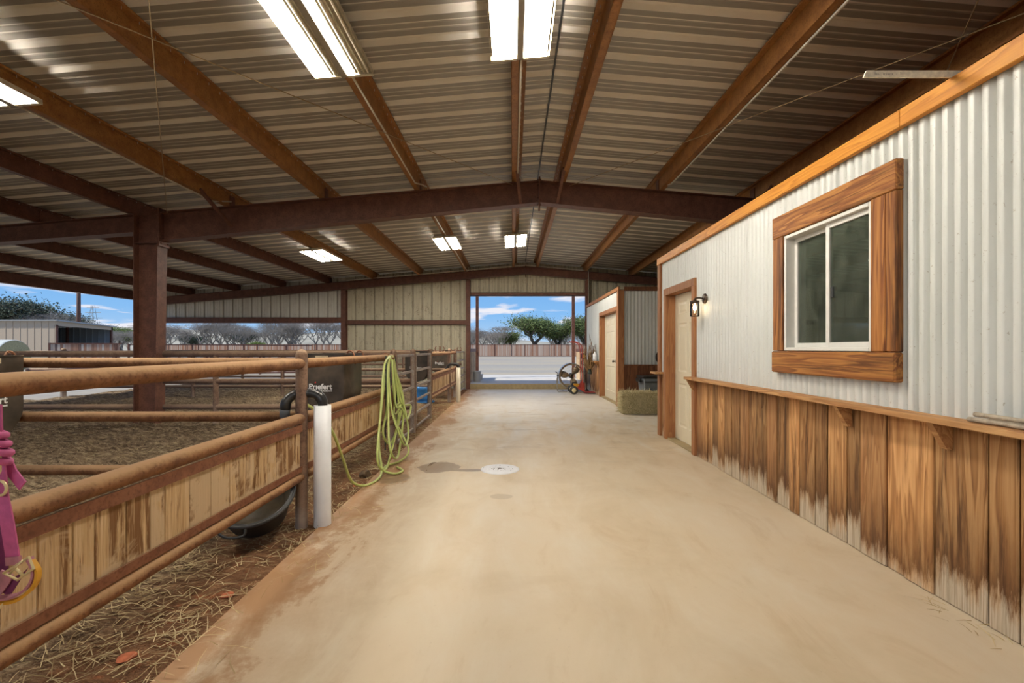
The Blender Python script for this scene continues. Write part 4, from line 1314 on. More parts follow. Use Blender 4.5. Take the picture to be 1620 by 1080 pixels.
lead('black braided rope hanging just left of the green hose', 5.45, [(-1.50, 5.50, 1.20), (-1.475, 5.42, .95), (-1.475, 5.40, .55), (-1.47, 5.36, .12)])
lead('second black rope hanging between the green hose loops', 5.60, [(-1.50, 5.60, 1.20), (-1.46, 5.56, .90), (-1.465, 5.50, .60), (-1.46, 5.48, .20)])
lead('doubled black lead rope behind the hose loops near the post', 5.85, [(-1.50, 5.80, 1.20), (-1.455, 5.84, .85), (-1.46, 5.82, .62), (-1.47, 5.86, .85), (-1.49, 5.88, 1.19)])

# horseshoe hooks on the far rail
def shoe_hook(y, label):
    r = empty('horseshoe_hook', (FX, y, 1.2), label, 'hook', 'horseshoe hooks on the far top rail')
    pts = [(FX + .055 * math.sin(a) + .0, y, 1.275 - .065 * math.cos(a) * -1 * -1) for a in [math.radians(t) for t in range(-150, 151, 20)]]
    pts = [(p[0], y, 1.278 - .062 * math.cos(math.radians(t))) for p, t in zip(pts, range(-150, 151, 20))]
    MB().tube(pts, .009, 6).build('shoe', M['bar'], r)
for y, lb in ((9.55, 'rusty horseshoe hook on the far rail, nearer of the pair'), (10.1, 'rusty horseshoe hook on the far rail, second beyond the gates'), (13.4, 'rusty horseshoe hook over the farthest gate')):
    shoe_hook(y, lb)

# ------------------------------------------------------------------ halter at the left edge
def strap(b, pts, w, side, th=.004):
    """flat webbing along pts, width along 'side'"""
    pts = [Vector(p) for p in pts]; n = len(pts); o = len(b.v)
    for i, p in enumerate(pts):
        sd = Vector(side[i] if isinstance(side, list) else side).normalized()
        d = (pts[min(i + 1, n - 1)] - pts[max(i - 1, 0)]).normalized()
        sd = (sd - d * sd.dot(d)).normalized(); nn = d.cross(sd)
        for a, c in ((-1, -1), (1, -1), (1, 1), (-1, 1)):
            b.v.append(tuple(p + sd * w / 2 * a + nn * th / 2 * c))
    for i in range(n - 1):
        for k in range(4):
            b.f.append((o + 4 * i + k, o + 4 * i + (k + 1) % 4, o + 4 * i + 4 + (k + 1) % 4, o + 4 * i + 4 + k)); b.sm.append(False); b.t.append(.5)
    b.f.append((o, o + 1, o + 2, o + 3)); b.f.append(tuple(o + 4 * (n - 1) + k for k in range(4)))
    b.sm += [False, False]; b.t += [.5, .5]
    return b
def ring(b, c, r, th, axis):
    ax = Vector(axis).normalized(); u = ax.cross(Vector((0, 0, 1))).normalized(); w = ax.cross(u)
    return b.tube([Vector(c) + (u * math.cos(a) + w * math.sin(a)) * r for a in [2 * math.pi * k / 20 for k in range(20)]], th, 8, closed=True)
def halter():
    YH = 1.30
    q = lambda px, py, dy=0.0: PX(px, py, YH + dy)
    r = empty('horse_halter', tuple(q(5, 940)), 'pink and plum nylon horse halter with brass buckle hanging at the left edge', 'halter')
    w = .040
    strap(MB(), [q(-8, 640), q(-6, 700), q(3, 785), q(12, 828), q(21, 884)], w * .95, (1, 0, .12)).build('cheek_strap', M['pink'], r)
    strap(MB(), [q(21, 880, -.002), q(22, 893, -.002)], w * .95, (1, 0, .12), .009).build('strap_fold', M['pinkdust'], r)
    strap(MB(), [q(-6, 700, .02), q(8, 722, .02), q(20, 748, .02), q(36, 768, .01)], .030, (.5, 0, .9)).build('loose_strap_end', M['pink'], r)
    b = MB()
    for k, (x_, y_) in enumerate(((-4, 686), (0, 700), (4, 714), (2, 728))):
        ring(b, q(x_, y_, -.01), .016, .010, (.3, .2, 1))
    b.build('braided_lead', M['pink'], r)
    ring(MB(), q(0, 772, -.012), .020, .0038, (.1, 1, 0)).build('square_ring', M['brass'], r)
    MB().tube([q(-4, 715, -.02), q(0, 722, -.02), q(0, 745, -.02), q(-4, 752, -.02)], .0035, 8).build('snap', M['brass'], r)
    strap(MB(), [q(-8, 820, .03), q(0, 850, .03), q(2, 885, .03), q(-6, 935, .03)], .045, (1, 0, 0)).build('throat_strap', M['plum'], r)
    # three-bar buckle
    b = MB()
    k4 = [q(9, 905, -.01), q(44, 881, -.01), q(52, 897, -.01), q(28, 917, -.01)]
    k4 = [q(6, 906, -.012), q(46, 881, -.012), q(53, 899, -.012), q(28, 917, -.012)]
    b.tube(k4, .0038, 8, closed=True, smooth=False)
    b.tube([q(22, 896, -.012), q(36, 910, -.012)], .0036, 8)
    b.tube([q(36, 886, -.014), q(15, 908, -.014)], .003, 8)
    b.build('buckle', M['brass'], r)
    # noseband: pink over golden yellow, sweeping to the left
    nb = smooth_path([q(46, 882), q(55, 900), q(52, 918), q(38, 934), q(20, 943), (q(-6, 946))], 5)
    sides = [(0, 1, .25)] * len(nb)
    strap(MB(), nb, .018, sides, .006).build('noseband', M['pinkdust'], r)
    nb2 = [p + Vector((.004, 0, -.006)) for p in nb]
    nb2 = smooth_path([q(50, 886), q(60, 902), q(57, 922), q(42, 939), q(22, 950), q(-6, 953)], 5)
    strap(MB(), nb2, .013, sides, .008).build('yellow_noseband_edge', M['gold'], r)
    strap(MB(), [q(12, 905, .004), q(6, 918, .004), q(-6, 934, .004)], .036, (.75, 0, -.5)).build('chin_strap', M['pinkdust'], r)
    strap(MB(), [q(42, 900, .012), q(24, 918, .012), q(10, 940, .012)], .022, (.6, 0, .6)).build('under_strap', M['plum'], r)
    MB().tube([q(6, 953, -.004), q(-6, 968, -.004)], .003, 6).build('tag_ring', M['brass'], r)
halter()

# ------------------------------------------------------------------ lamp by the near door
def sconce():
    y = 5.32
    r = empty('wall_lamp', (XW, y, 1.75), 'dark bronze wall lamp with clear glass jar and lit bulb by the near door', 'lamp')
    MB().lathe([(.001, -.026), (.035, -.024), (.056, -.016), (.060, 0)], (XW + .002, y, 1.86), 24, 'X').build('backplate', M['bronze'], r)
    MB().tube(smooth_path([(XW - .02, y, 1.862), (XW - .07, y, 1.868), (XW - .115, y, 1.862), (XW - .12, y, 1.845)], 4), .009, 8).build('arm', M['bronze'], r)
    MB().lathe([(.001, 1.850), (.018, 1.850), (.022, 1.838), (.050, 1.834), (.052, 1.806), (.001, 1.806)], (XW - .12, y, 0), 24).build('cap', M['bronze'], r)
    MB().lathe([(.047, 1.806), (.050, 1.78), (.051, 1.66), (.047, 1.655), (.0445, 1.658), (.0475, 1.67), (.0465, 1.78), (.044, 1.806)], (XW - .12, y, 0), 24).build('glass_jar', M['jar'], r)
    MB().lathe([(.001, 1.725), (.012, 1.73), (.019, 1.748), (.018, 1.765), (.010, 1.785), (.009, 1.806)], (XW - .12, y, 0), 14).build('bulb', M['bulb'], r)
sconce()

# ------------------------------------------------------------------ small things right side
M['stick_paint'] = plain('worn_cream_paint', (0.85, 0.76, 0.60), 0.6, var=0.2, scale=40)
def painted_stick():
    r = empty('painted_stick', (XW - .2, 2.31, 2.63), 'flat white stick with pencil writing poking out over the orange header', 'stick')
    x0, x1 = 1.735, XW + .06
    b = MB()
    b.hexa([(x0, 2.295, 2.629), (x1, 2.295, 2.629), (x1, 2.305, 2.629), (x0, 2.305, 2.629), (x0 + .014, 2.295, 2.663), (x1, 2.295, 2.663), (x1, 2.305, 2.663), (x0 + .014, 2.305, 2.663)])
    b.build('stick', M['stick_paint'], r)
    text_mesh('pencil_writing', 'his   mixex  -  31', .021, M['ink'], r, (x0 + .125, 2.2943, 2.640), (1, 0, 0), (0, 0, 1), -.0004, .0002)
painted_stick()
def kindling(pts, rr, label):
    P_ = smooth_path(pts, 4)
    MB().tube(P_, [rr * (1 - .25 * k / len(P_)) for k in range(len(P_))], 8).build('dead_stick', M['driftwood'], label=label, cat='stick')
zs_ = .948
kindling([(2.13, 2.17, zs_ + .012), (2.14, 2.05, zs_ + .012), (2.125, 1.90, zs_ + .013), (2.13, 1.75, zs_ + .012)], .012, 'lower grey dead stick lying on the wooden shelf at the right edge')
kindling([(2.150, 2.16, zs_ + .036), (2.138, 2.02, zs_ + .038), (2.14, 1.90, zs_ + .036), (2.12, 1.76, zs_ + .034)], .011, 'upper forked grey stick resting across the pile on the right shelf')
kindling([(2.178, 2.12, zs_ + .012), (2.172, 1.98, zs_ + .013), (2.180, 1.8, zs_ + .012)], .011, 'thin brown stick against the corrugated wall on the right shelf')

# drain cover
dc = empty('drain_cover', (-.135, 4.965, 0), 'round white drain cover set in the concrete floor', 'drain cover')
MB().lathe([(.001, .008), (.19, .008), (.205, .004), (.208, .0)], (-.135, 4.965, 0), 40).build('cover', M['manhole'], dc)
rd = random.Random(4); b = MB()
for k in range(60):
    a = rd.uniform(0, 6.28); q_ = abs(rd.gauss(0, .07)); b.lathe([(.001, .0105), (rd.uniform(.002, .005), .0095), (.005, .008)], (-.15 + q_ * math.cos(a) * 1.2, 4.965 + q_ * math.sin(a), 0), 5)
b.build('dirt_specks', M['speck'], dc, kind='stuff')

# ------------------------------------------------------------------ alcove: hay bales, bin, tub
def hay_bale(cx, cy, lx, ly, h, label, seed):
    r = empty('hay_bale', (cx, cy, 0), label, 'hay bale')
    rr = random.Random(seed); b = MB(); n = 10
    bm = bmesh.new(); bmesh.ops.create_cube(bm, size=1.0)
    bmesh.ops.subdivide_edges(bm, edges=bm.edges[:], cuts=9, use_grid_fill=True)
    for v in bm.verts:
        p = v.co.copy(); q_ = Vector((p.x * lx, p.y * ly, p.z * h))
        q_ *= 1 - .10 * max(0, abs(p.x) + abs(p.y) + abs(p.z) - 1.1)
        nn = noise.noise(q_ * 9 + Vector((seed, 0, 0))) * .022 + noise.noise(q_ * 30) * .010
        q_ += p.normalized() * nn
        v.co = q_ + Vector((cx, cy, h / 2 + .004))
        if v.co.z < .004: v.co.z = .004
    me = bpy.data.meshes.new('bale_core'); bm.to_mesh(me); bm.free(); me.materials.append(M['straw_core'])
    for p in me.polygons: p.use_smooth = True
    o = bpy.data.objects.new('bale_core', me); COL.objects.link(o); attach(o, r)
    b = MB()
    for k in range(6500):
        f = rr.random(); u, w = rr.uniform(-.5, .5), rr.uniform(-.5, .5)
        if f < .45: p = Vector((u * lx, -.5 * ly, w * h)); nrm = Vector((0, -1, 0))
        elif f < .75: p = Vector((u * lx, w * ly, .5 * h)); nrm = Vector((0, 0, 1))
        else: p = Vector((-.5 * lx, u * ly, w * h)); nrm = Vector((-1, 0, 0))
        p *= .975
        d = Vector((rr.gauss(0, 1), rr.gauss(0, 1), rr.gauss(0, 1))); d -= nrm * d.dot(nrm) * .65; d.normalize()
        d += nrm * .15
        p += Vector((cx, cy, h / 2 + .006)) + nrm * rr.uniform(.0, .014); L_ = rr.uniform(.03, .10)
        s_ = d.cross(nrm).normalized() * rr.uniform(.0016, .0034)
        q2 = p + d * L_
        if q2.z < .004: q2.z = .004
        if p.z < .004: p.z = .004
        b.add([p - s_, p + s_, q2 + s_ * .5, q2 - s_ * .5], [(0, 1, 2, 3)], tone=rr.random())
    b.build('hay_stems', M['hay'], r, recalc=False, tones=True, kind='stuff')
    for fx in (-.22, .22):
        MB().tube([(cx + fx * lx, cy - ly / 2 - .012, .03), (cx + fx * lx, cy - ly / 2 - .012, h - .0), (cx + fx * lx, cy + ly / 2, h + .008)], .003, 5).build('twine', M['straw_core'], r)
M['straw_core'] = plain('packed_hay', (0.42, 0.36, 0.19), 0.95, var=0.6, scale=60)
hay_bale(2.47, 9.30, .62, .46, .41, 'loose-edged hay bale on the floor by the corner post of the far room', 3)
hay_bale(3.05, 9.22, .50, .46, .40, 'second hay bale, half hidden behind the near wall corner', 5)
def bin_():
    r = empty('trash_bin', (3.0, 9.85, 0), 'grey wheeled bin with dark lid standing behind the hay bales', 'bin')
    b = MB(); b.hexa([(2.80, 9.72, .01), (3.26, 9.72, .01), (3.26, 10.14, .01), (2.80, 10.14, .01), (2.74, 9.66, .66), (3.32, 9.66, .66), (3.32, 10.18, .66), (2.74, 10.18, .66)]); b.build('body', M['grey_plastic'], r)
    b = MB().box(2.71, 3.35, 9.63, 10.19, .665, .71, .01); b.box(2.66, 2.71, 9.75, 10.05, .58, .66, .01); b.build('lid', M['black'], r)
    MB().tube([(2.735, 9.62, .60), (3.325, 9.62, .60)], .014, 8).build('handle', M['black'], r)
bin_()
rt = empty('round_tub', (3.27, 10.1, 1.10), 'black round rubber tub hung edge-on by the near wall corner in the alcove', 'tub')
MB().lathe([(.001, 0.12), (.13, .12), (.16, 0), (.175, 0), (.175, .012), (.155, .012), (.12, .11), (.001, .11)], (3.27, 10.06, 1.10), 28, 'Y').build('tub', M['rubber'], rt)

# ------------------------------------------------------------------ hand truck, drum fan, trimmer, saw, dry brush, shelf
def hand_truck():
    r = empty('hand_truck', (2.10, 13.35, 0), 'red steel hand truck with curved handle in front of the drum fan', 'hand truck')
    y0, y1 = 13.1, 13.5
    X0 = 1.99
    for y in (y0, y1):
        pts = smooth_path([(X0 + .05, y, .07), (X0 - .01, y, .30), (X0 - .02, y, .9), (X0 - .025, y, 1.22), (X0 - .06, y, 1.38), (X0 - .16, y, 1.46), (X0 - .36, y, 1.475)], 5)
        MB().tube(pts, .014, 10).build('side_tube', M['red'], r)
    for z in (.35, .75, 1.15): MB().tube([(X0 - .018, y0, z), (X0 - .018, y1, z)], .011, 8).build('cross_bar', M['red'], r)
    MB().tube([(X0 - .36, y0, 1.475), (X0 - .36, y1, 1.475)], .014, 8).build('grip', M['red'], r)
    b = MB().box(X0 + .03, X0 + .34, y0 - .02, y1 + .02, .045, .055); b.build('toe_plate', M['red'], r)
    MB().prism([(X0 - .10, .12), (X0 + .05, .06), (X0 + .05, .32), (X0 - .02, .34)], 'Y', y0 + .02, y0 + .03).build('wheel_bracket', M['red'], r)
    MB().prism([(X0 - .10, .12), (X0 + .05, .06), (X0 + .05, .32), (X0 - .02, .34)], 'Y', y1 - .03, y1 - .02).build('wheel_bracket', M['red'], r)
    for y in (y0 - .06, y1 + .06):
        w = MB().lathe([(.045, -.03), (.105, -.03), (.118, -.018), (.118, .018), (.105, .03), (.045, .03)], (X0 - .27, y, .118), 24, 'Y').build('wheel', M['rubber'], r)
        MB().lathe([(.001, -.034), (.040, -.033), (.062, -.031), (.062, .031), (.001, .034)], (X0 - .27, y, .118), 18, 'Y').build('hub', M['brass'], w)
    MB().tube([(X0 - .27, y0 - .06, .118), (X0 - .27, y1 + .06, .118)], .010, 8).build('axle', M['red'], r)
    MB().tube([(X0 - .27, y0 + .03, .118), (X0 - .02, y0 + .03, .20)], .010, 8).build('strut', M['red'], r)
    MB().tube([(X0 - .27, y1 - .03, .118), (X0 - .02, y1 - .03, .20)], .010, 8).build('strut', M['red'], r)
hand_truck()
def drum_fan():
    cx, cy, cz, R = 1.76, 13.95, .47, .375
    r = empty('drum_fan', (cx, cy, 0), 'large round drum fan with dusty bronze blades on a tube stand by the opening', 'fan')
    b = MB()
    b.lathe([(R, -.11), (R + .012, -.10), (R + .006, 0), (R + .012, .10), (R, .11), (R - .008, .10), (R - .006, 0), (R - .008, -.10), (R, -.11)], (cx, cy, cz), 48, 'Y')
    b.build('drum', M['chrome'], r)
    b = MB()
    b.lathe([(R, -.115), (R, -.10), (R - .045, -.075), (R - .05, -.09)], (cx, cy, cz), 48, 'Y'); b.build('front_ring', M['fan_blade'], r)
    b = MB()
    for rr in (.10, .18, .26): b.tube([(cx + rr * math.cos(a), cy - .11, cz + rr * math.sin(a)) for a in [2 * math.pi * k / 32 for k in range(32)]], .0022, 4, closed=True)
    for k in range(6):
        a = math.pi * 2 * k / 6 + .5
        b.tube([(cx + .06 * math.cos(a), cy - .11, cz + .06 * math.sin(a)), (cx + R * math.cos(a), cy - .11, cz + R * math.sin(a))], .004, 5)
    b.build('guard', M['chrome'], r)
    MB().lathe([(.001, -.07), (.05, -.065), (.065, -.04), (.065, .05), (.001, .06)], (cx, cy, cz), 18, 'Y').build('hub', M['bronze'], r)
    for k in range(3):
        a0 = math.radians(170 + 120 * k); b = MB(); m_ = 8; vs = []
        for i in range(m_ + 1):
            t = i / m_; rr = .05 + .28 * t; wd = math.radians(34 * math.sin(math.pi * (.25 + .6 * t)) + 6)
            for sgn in (-1, 1):
                a = a0 + sgn * wd * (.6 + .2 * (1 - t)); vs.append((cx + rr * math.cos(a), cy - sgn * .035, cz + rr * math.sin(a)))
        n_ = len(vs); vs += [(v[0], v[1] + .004, v[2]) for v in vs]
        fs = []
        for i in range(m_):
            fs.append((2 * i, 2 * i + 1, 2 * i + 3, 2 * i + 2)); fs.append((n_ + 2 * i, n_ + 2 * i + 2, n_ + 2 * i + 3, n_ + 2 * i + 1))
            for s0 in (0, 1): fs.append((2 * i + s0, 2 * i + 2 + s0, n_ + 2 * i + 2 + s0, n_ + 2 * i + s0))
        fs.append((0, 1, n_ + 1, n_)); fs.append((2 * m_, 2 * m_ + 1, n_ + 2 * m_ + 1, n_ + 2 * m_))
        b.add(vs, fs, True); b.build('blade', M['fan_blade'], r)
    MB().lathe([(.001, .0), (.07, .0), (.075, .02), (.075, .18), (.001, .19)], (cx, cy + .02, cz), 18, 'Y').build('motor', M['rubber'], r)
    for s_ in (-1, 1):
        px_ = cx + s_ * (R + .03)
        pts = smooth_path([(px_, cy, cz + .02), (px_ - s_ * .0 + (-.03 if s_ < 0 else .01), cy, .30), (px_ + (-.02 if s_ < 0 else .0), cy - .18, .03), (px_ + .05 * -s_, cy - .28, .016), (px_ + .25 * -s_, cy - .28, .016)], 5)
        MB().tube(pts, .012, 8).build('stand_leg', M['channel'], r)
        MB().tube([(px_, cy, cz + .02), (px_, cy + .20, .03), (px_ - s_ * .2, cy + .26, .016)], .012, 8).build('stand_leg', M['channel'], r)
        MB().tube([(px_ - s_ * .03, cy, cz + .02), (px_ + s_ * .03, cy, cz + .02)], .018, 8).build('pivot_knob', M['black'], r)
    MB().tube(smooth_path([(cx - R - .03, cy, cz + .02), (cx - R - .05, cy, cz + .10), (cx - R - .10, cy, cz + .12)], 4), .010, 8).build('tilt_handle', M['black'], r)
drum_fan()
def trimmer():
    r = empty('string_trimmer', (2.15, 13.75, 0), 'black and orange string trimmer leaning upside down behind the hand truck', 'trimmer')
    MB().tube([(2.20, 13.78, .06), (2.10, 13.72, .98)], .013, 8).build('shaft', M['black'], r)
    b = MB().lathe([(.001, -.08), (.07, -.075), (.095, -.04), (.095, .05), (.06, .09), (.001, .10)], (2.09, 13.70, 1.06), 18, 'Y'); b.build('engine', M['black'], r)
    MB().lathe([(.001, -.105), (.04, -.10), (.055, -.078)], (2.09, 13.70, 1.06), 14, 'Y').build('starter_cover', M['yellow'], r)
    MB().tube(smooth_path([(2.12, 13.72, .80), (2.02, 13.66, .84), (2.04, 13.64, .94), (2.13, 13.70, .92)], 4), .010, 6).build('loop_handle', M['black'], r)
    MB().lathe([(.001, .02), (.06, .02), (.065, .05), (.03, .085), (.001, .09)], (2.20, 13.78, 0), 16).build('cutting_head', M['black'], r)
trimmer()
def power_tool():
    r = empty('power_saw', (1.98, 13.42, .06), 'small yellow and white power tool on the floor behind the hand truck wheels', 'power tool')
    b = MB().box(1.74, 1.90, 13.62, 13.76, .02, .20, .03); b.build('body', M['white'], r)
    MB().box(1.78, 1.94, 13.60, 13.615, .16, .26, .005).build('cover', M['yellow'], r)
    MB().tube(smooth_path([(1.76, 13.69, .19), (1.76, 13.69, .27), (1.86, 13.69, .28), (1.88, 13.69, .19)], 4), .014, 8).build('handle', M['black'], r)
power_tool()
def dry_brush():
    cx, cy = 2.18, 12.98
    r = empty('dry_brush_bundle', (cx, cy, .7), 'upright bundle of dry brown stems and fronds on the little shelf', 'dried plant')
    rr = random.Random(8); b = MB()
    for k in range(90):
        a = rr.uniform(-1, 1); tp = (min(XW2 - .03, cx + a * .20 + rr.gauss(0, .02)), cy + rr.gauss(0, .05), rr.uniform(.95, 1.42)); bt_ = (cx + rr.gauss(0, .03) - .03, cy + rr.gauss(0, .02), rr.uniform(.60, .68))
        md = tuple((u + w) / 2 for u, w in zip(tp, bt_)); md = (md[0] - a * .02 + .05 * a, md[1], md[2])
        b.tube(smooth_path([bt_, md, tp], 3), [.006, .006, .006, .006, .005, .004, .002][:7], 4, tone=rr.random())
    for k in range(5):
        x = cx + (-.02 + k * .012); b.tube([(x, cy, .7), (x + rr.gauss(0, .03), cy, 1.35), (x + rr.gauss(0, .02), cy, 1.70 - .08 * k)], [.006, .008, .003], 5, tone=.2)
    b.build('stems', M['drybrush'], r, recalc=False, tones=True, kind='stuff')
    MB().lathe([(.055, .575), (.06, .60), (.05, .70), (.062, .71)], (cx - .03, cy, 0), 14).build('tie_band', M['rope'], r)
dry_brush()
def small_shelf():
    r = empty('small_wall_shelf', (XW2 - .1, 12.75, .9), 'small wooden shelf on the wainscot left of the far door', 'shelf')
    MB().box(XW2 - .16, XW2 - .008, 12.515, 14.2, .915, .945, .004).build('shelf_board', M['shelf'], r)
    MB().prism([(XW2 - .14, .913), (XW2 - .01, .913), (XW2 - .01, .78), (XW2 - .03, .78)], 'Y', 12.62, 12.66).build('bracket', M['shelf'], r)
small_shelf()
jug = empty('plastic_jug', (XW2 - .08, 13.05, .947), 'pale translucent jug standing on the small far shelf', 'jug')
MB().lathe([(.001, .948), (.055, .948), (.06, .97), (.06, 1.12), (.03, 1.17), (.02, 1.18), (.02, 1.20), (.001, 1.20)], (XW2 - .085, 12.80, 0), 16).build('body', M['pvc'], jug)
MB().lathe([(.001, 1.201), (.022, 1.201), (.022, 1.222), (.001, 1.222)], (XW2 - .085, 12.80, 0), 12).build('cap', M['channel'], jug)

# ------------------------------------------------------------------ beyond the opening: posts, side walls, buckets
for x, lb in ((-1.35, 'brown steel post on the outdoor slab, left of the opening'), (2.31, 'brown steel post on the outdoor slab, right of the opening')):
    r = empty('canopy_post', (x, 17.7, .16), lb, 'post')
    MB().box(x - .055, x + .055, 17.64, 17.76, .16, 3.55, .004).build('post', M['steel'], r)
    MB().box(x - .09, x + .09, 17.60, 17.80, .16, .175).build('foot_plate', M['steel'], r)
cb = empty('canopy_beam', (.5, 17.7, 3.56), 'steel beam joining the two outdoor posts above the opening', 'beam')
MB().box(-1.6, 2.6, 17.62, 17.78, 3.555, 3.75).build('beam', M['steel'], cb)
def side_wall(x, label, z1=1.28):
    r = empty('low_side_wall', (x, 16.3, .16), label, 'wall')
    y = 15.05
    while y < 17.55:
        MB().box(x - .015, x + .015, y + .002, y + .138, .16, z1 - .1, .003).build('plank', M['panel_wood'], r); y += .14
    MB().box(x - .03, x + .03, 15.0, 17.6, z1 - .1, z1, .004).build('cap_rail', M['steel'], r)
side_wall(-1.41, 'low tan board wall outside, left of the opening')
side_wall(2.42, 'low tan board wall outside, behind the hand truck')
for x, y, h, rr_, lb in ((-1.22, 15.9, .36, .14, 'taller white bucket by the left outdoor wall'), (-1.18, 16.9, .20, .10, 'small white bucket in front of the outdoor post')):
    r = empty('bucket', (x, y, .16), lb, 'bucket')
    MB().lathe([(.001, .165), (rr_ * .85, .165), (rr_, .16 + h), (rr_ * 1.05, .16 + h), (rr_ * 1.05, .13 + h), (rr_ * .96, .13 + h)], (x, y, 0), 20).build('pail', M['white'], r)
    MB().lathe([(.001, .17 + h), (rr_ * 1.05, .165 + h), (rr_ * 1.05, .158 + h)], (x, y, 0), 20).build('lid', M['white'], r)

# ------------------------------------------------------------------ straw litter
def litter(name, mat, n, area, label, seed, lo=.04, hi=.16, zfun=None, dens=None, wid=.0016):
    rr = random.Random(seed); b = MB(); k = 0
    while k < n:
        x = rr.uniform(area[0], area[1]); y = rr.uniform(area[2], area[3])
        if dens and rr.random() > dens(x, y): continue
        k += 1
        z = zfun(x, y) + rr.uniform(.003, .014); a = rr.uniform(0, math.pi); L_ = rr.uniform(lo, hi)
        d = Vector((math.cos(a), math.sin(a), rr.uniform(-.04, .10))) * L_
        s_ = Vector((-math.sin(a), math.cos(a), rr.uniform(-.6, .6))) * wid
        p = Vector((x, y, z)); m_ = p + d * .5 + Vector((rr.gauss(0, .1), rr.gauss(0, .1), .1)) * L_ * .35; q_ = p + d
        b.add([p - s_, p + s_, m_ + s_, m_ - s_, q_ + s_ * .4, q_ - s_ * .4], [(0, 1, 2, 3), (3, 2, 4, 5)], tone=rr.random())
    b.build(name, mat, recalc=False, tones=True, kind='stuff', label=label, cat='straw')
hz = lambda x, y: pen_height(x, y) if x < -1.4 else 0.0
def dens_strip(x, y):
    e_ = -1.36 + .10 * noise.noise(Vector((0, y * 1.5, 0)))
    v = 1.0 if x < e_ else max(0.0, 1 - (x - e_) / .42) ** 2 * .35
    return v * (.25 + 1.2 * max(0, noise.noise(Vector((x * 2.2, y * 2.2, 4)))+.2))
litter('straw_litter', M['straw'], 7500, (-2.3, -.95, .9, 12.5), 'loose straw strewn along the concrete edge under the fence', 11, zfun=hz, dens=dens_strip)
litter('pen_straw', M['straw'], 8000, (-8.5, -1.65, 1.5, 12.0), 'trampled straw mixed into the pen soil', 12, .02, .09, hz, lambda x, y: .35 + max(0, noise.noise(Vector((x, y, 9)))), .0022)
litter('wall_foot_straw', M['straw'], 26, (2.05, 2.19, 1.95, 2.4), 'few straws standing at the foot of the plank wall', 13, .04, .13, lambda x, y: 0.0)
# soil clods, red stones
M['clod'] = plain('manure_clod', (0.10, 0.065, 0.035), 0.95, var=0.5, scale=60)
M['brick_red'] = plain('red_stone', (0.42, 0.12, 0.05), 0.9, var=0.3, scale=30)
def lump(name, x, y, s_, mat, label, cat, sq=.7):
    bm = bmesh.new(); bmesh.ops.create_icosphere(bm, subdivisions=3, radius=s_)
    for v in bm.verts:
        n_ = noise.noise(v.co * (1.6 / s_) + Vector((x * 10, y * 10, 0))); v.co *= 1 + .35 * n_; v.co.z *= sq
        v.co += Vector((x, y, hz(x, y) + s_ * sq * .55))
    me = bpy.data.meshes.new(name); bm.to_mesh(me); bm.free(); me.materials.append(mat)
    o = bpy.data.objects.new(name, me); COL.objects.link(o); tag(o, label, cat)
lump('manure_clod', -1.50, 4.72, .055, M['clod'], 'dark manure clod on the soil left of the hose coil', 'clod', .8)
lump('red_stone', -1.48, 4.42, .040, M['brick_red'], 'flat red stone in the soil near the hose loop', 'stone', .35)
lump('red_stone', -1.62, 1.95, .035, M['brick_red'], 'flat red stone at the bottom left among straw', 'stone', .3)
lump('red_stone', -1.50, 2.45, .030, M['brick_red'], 'small red stone by the straw left of the slab edge', 'stone', .3)

# ================================================================== OUTSIDE
# ------------------------------------------------------------------ shed with its pen, bale, pole
def shed():
    X1, X0, Y0, Y1, Z0, Z1 = -29.5, -46.0, 30.0, 34.2, -.02, 3.07
    r = empty('shed', (X1, Y0, 0), 'tan metal loafing shed with a dark open side beyond the pens', 'shed')
    x = X1
    while x > X0:
        xb_ = max(x - .92, X0)
        b = MB()
        b.box(xb_, x, Y0, Y0 + .03, Z0, Z1)
        for q_ in (.0, .46):
            b.box(x - q_ - .03, x - q_ - .0, Y0 - .02, Y0, Z0, Z1)
        b.build('wall_sheet', M['shed_tan'], r); x = xb_
    x = X1
    while x > X0:
        xb_ = max(x - .92, X0)
        b = MB(); b.box(xb_, x, Y1 - .03, Y1, Z0, Z1 - .25)
        for q_ in (.0, .46): b.box(x - q_ - .05, x - q_, Y1 - .08, Y1 - .03, Z0, Z1 - .25)
        b.build('rear_sheet', M['shed_grey'], r); x = xb_
    MB().box(X0, X0 + .03, Y0, Y1, Z0, Z1).build('end_sheet', M['shed_grey'], r)
    b = MB(); b.hexa([(X0 - .1, Y0 - .15, Z1), (X1 + .2, Y0 - .15, Z1), (X1 + .2, Y1 + .2, Z1 - .22), (X0 - .1, Y1 + .2, Z1 - .22), (X0 - .1, Y0 - .15, Z1 + .08), (X1 + .2, Y0 - .15, Z1 + .08), (X1 + .2, Y1 + .2, Z1 - .14), (X0 - .1, Y1 + .2, Z1 - .14)]); b.build('roof', M['shed_grey'], r)
    b = MB(); b.hexa([(X1 + .0, Y0, Z1 - .32), (X1 + .06, Y0, Z1 - .32), (X1 + .06, Y1, Z1 - .44), (X1, Y1, Z1 - .44), (X1, Y0, Z1 - .01), (X1 + .06, Y0, Z1 - .01), (X1 + .06, Y1, Z1 - .22), (X1, Y1, Z1 - .22)]); b.build('fascia', M['shed_tan'], r)
    for (x, y) in ((X1, Y0 + .05), (X1, Y1 - .05), (X1 - 3.0, Y1 - .3)):
        MB().box(x - .06, x + .06, y - .06, y + .06, 0, Z1 - .25).build('post', M['steel'], r)
shed()
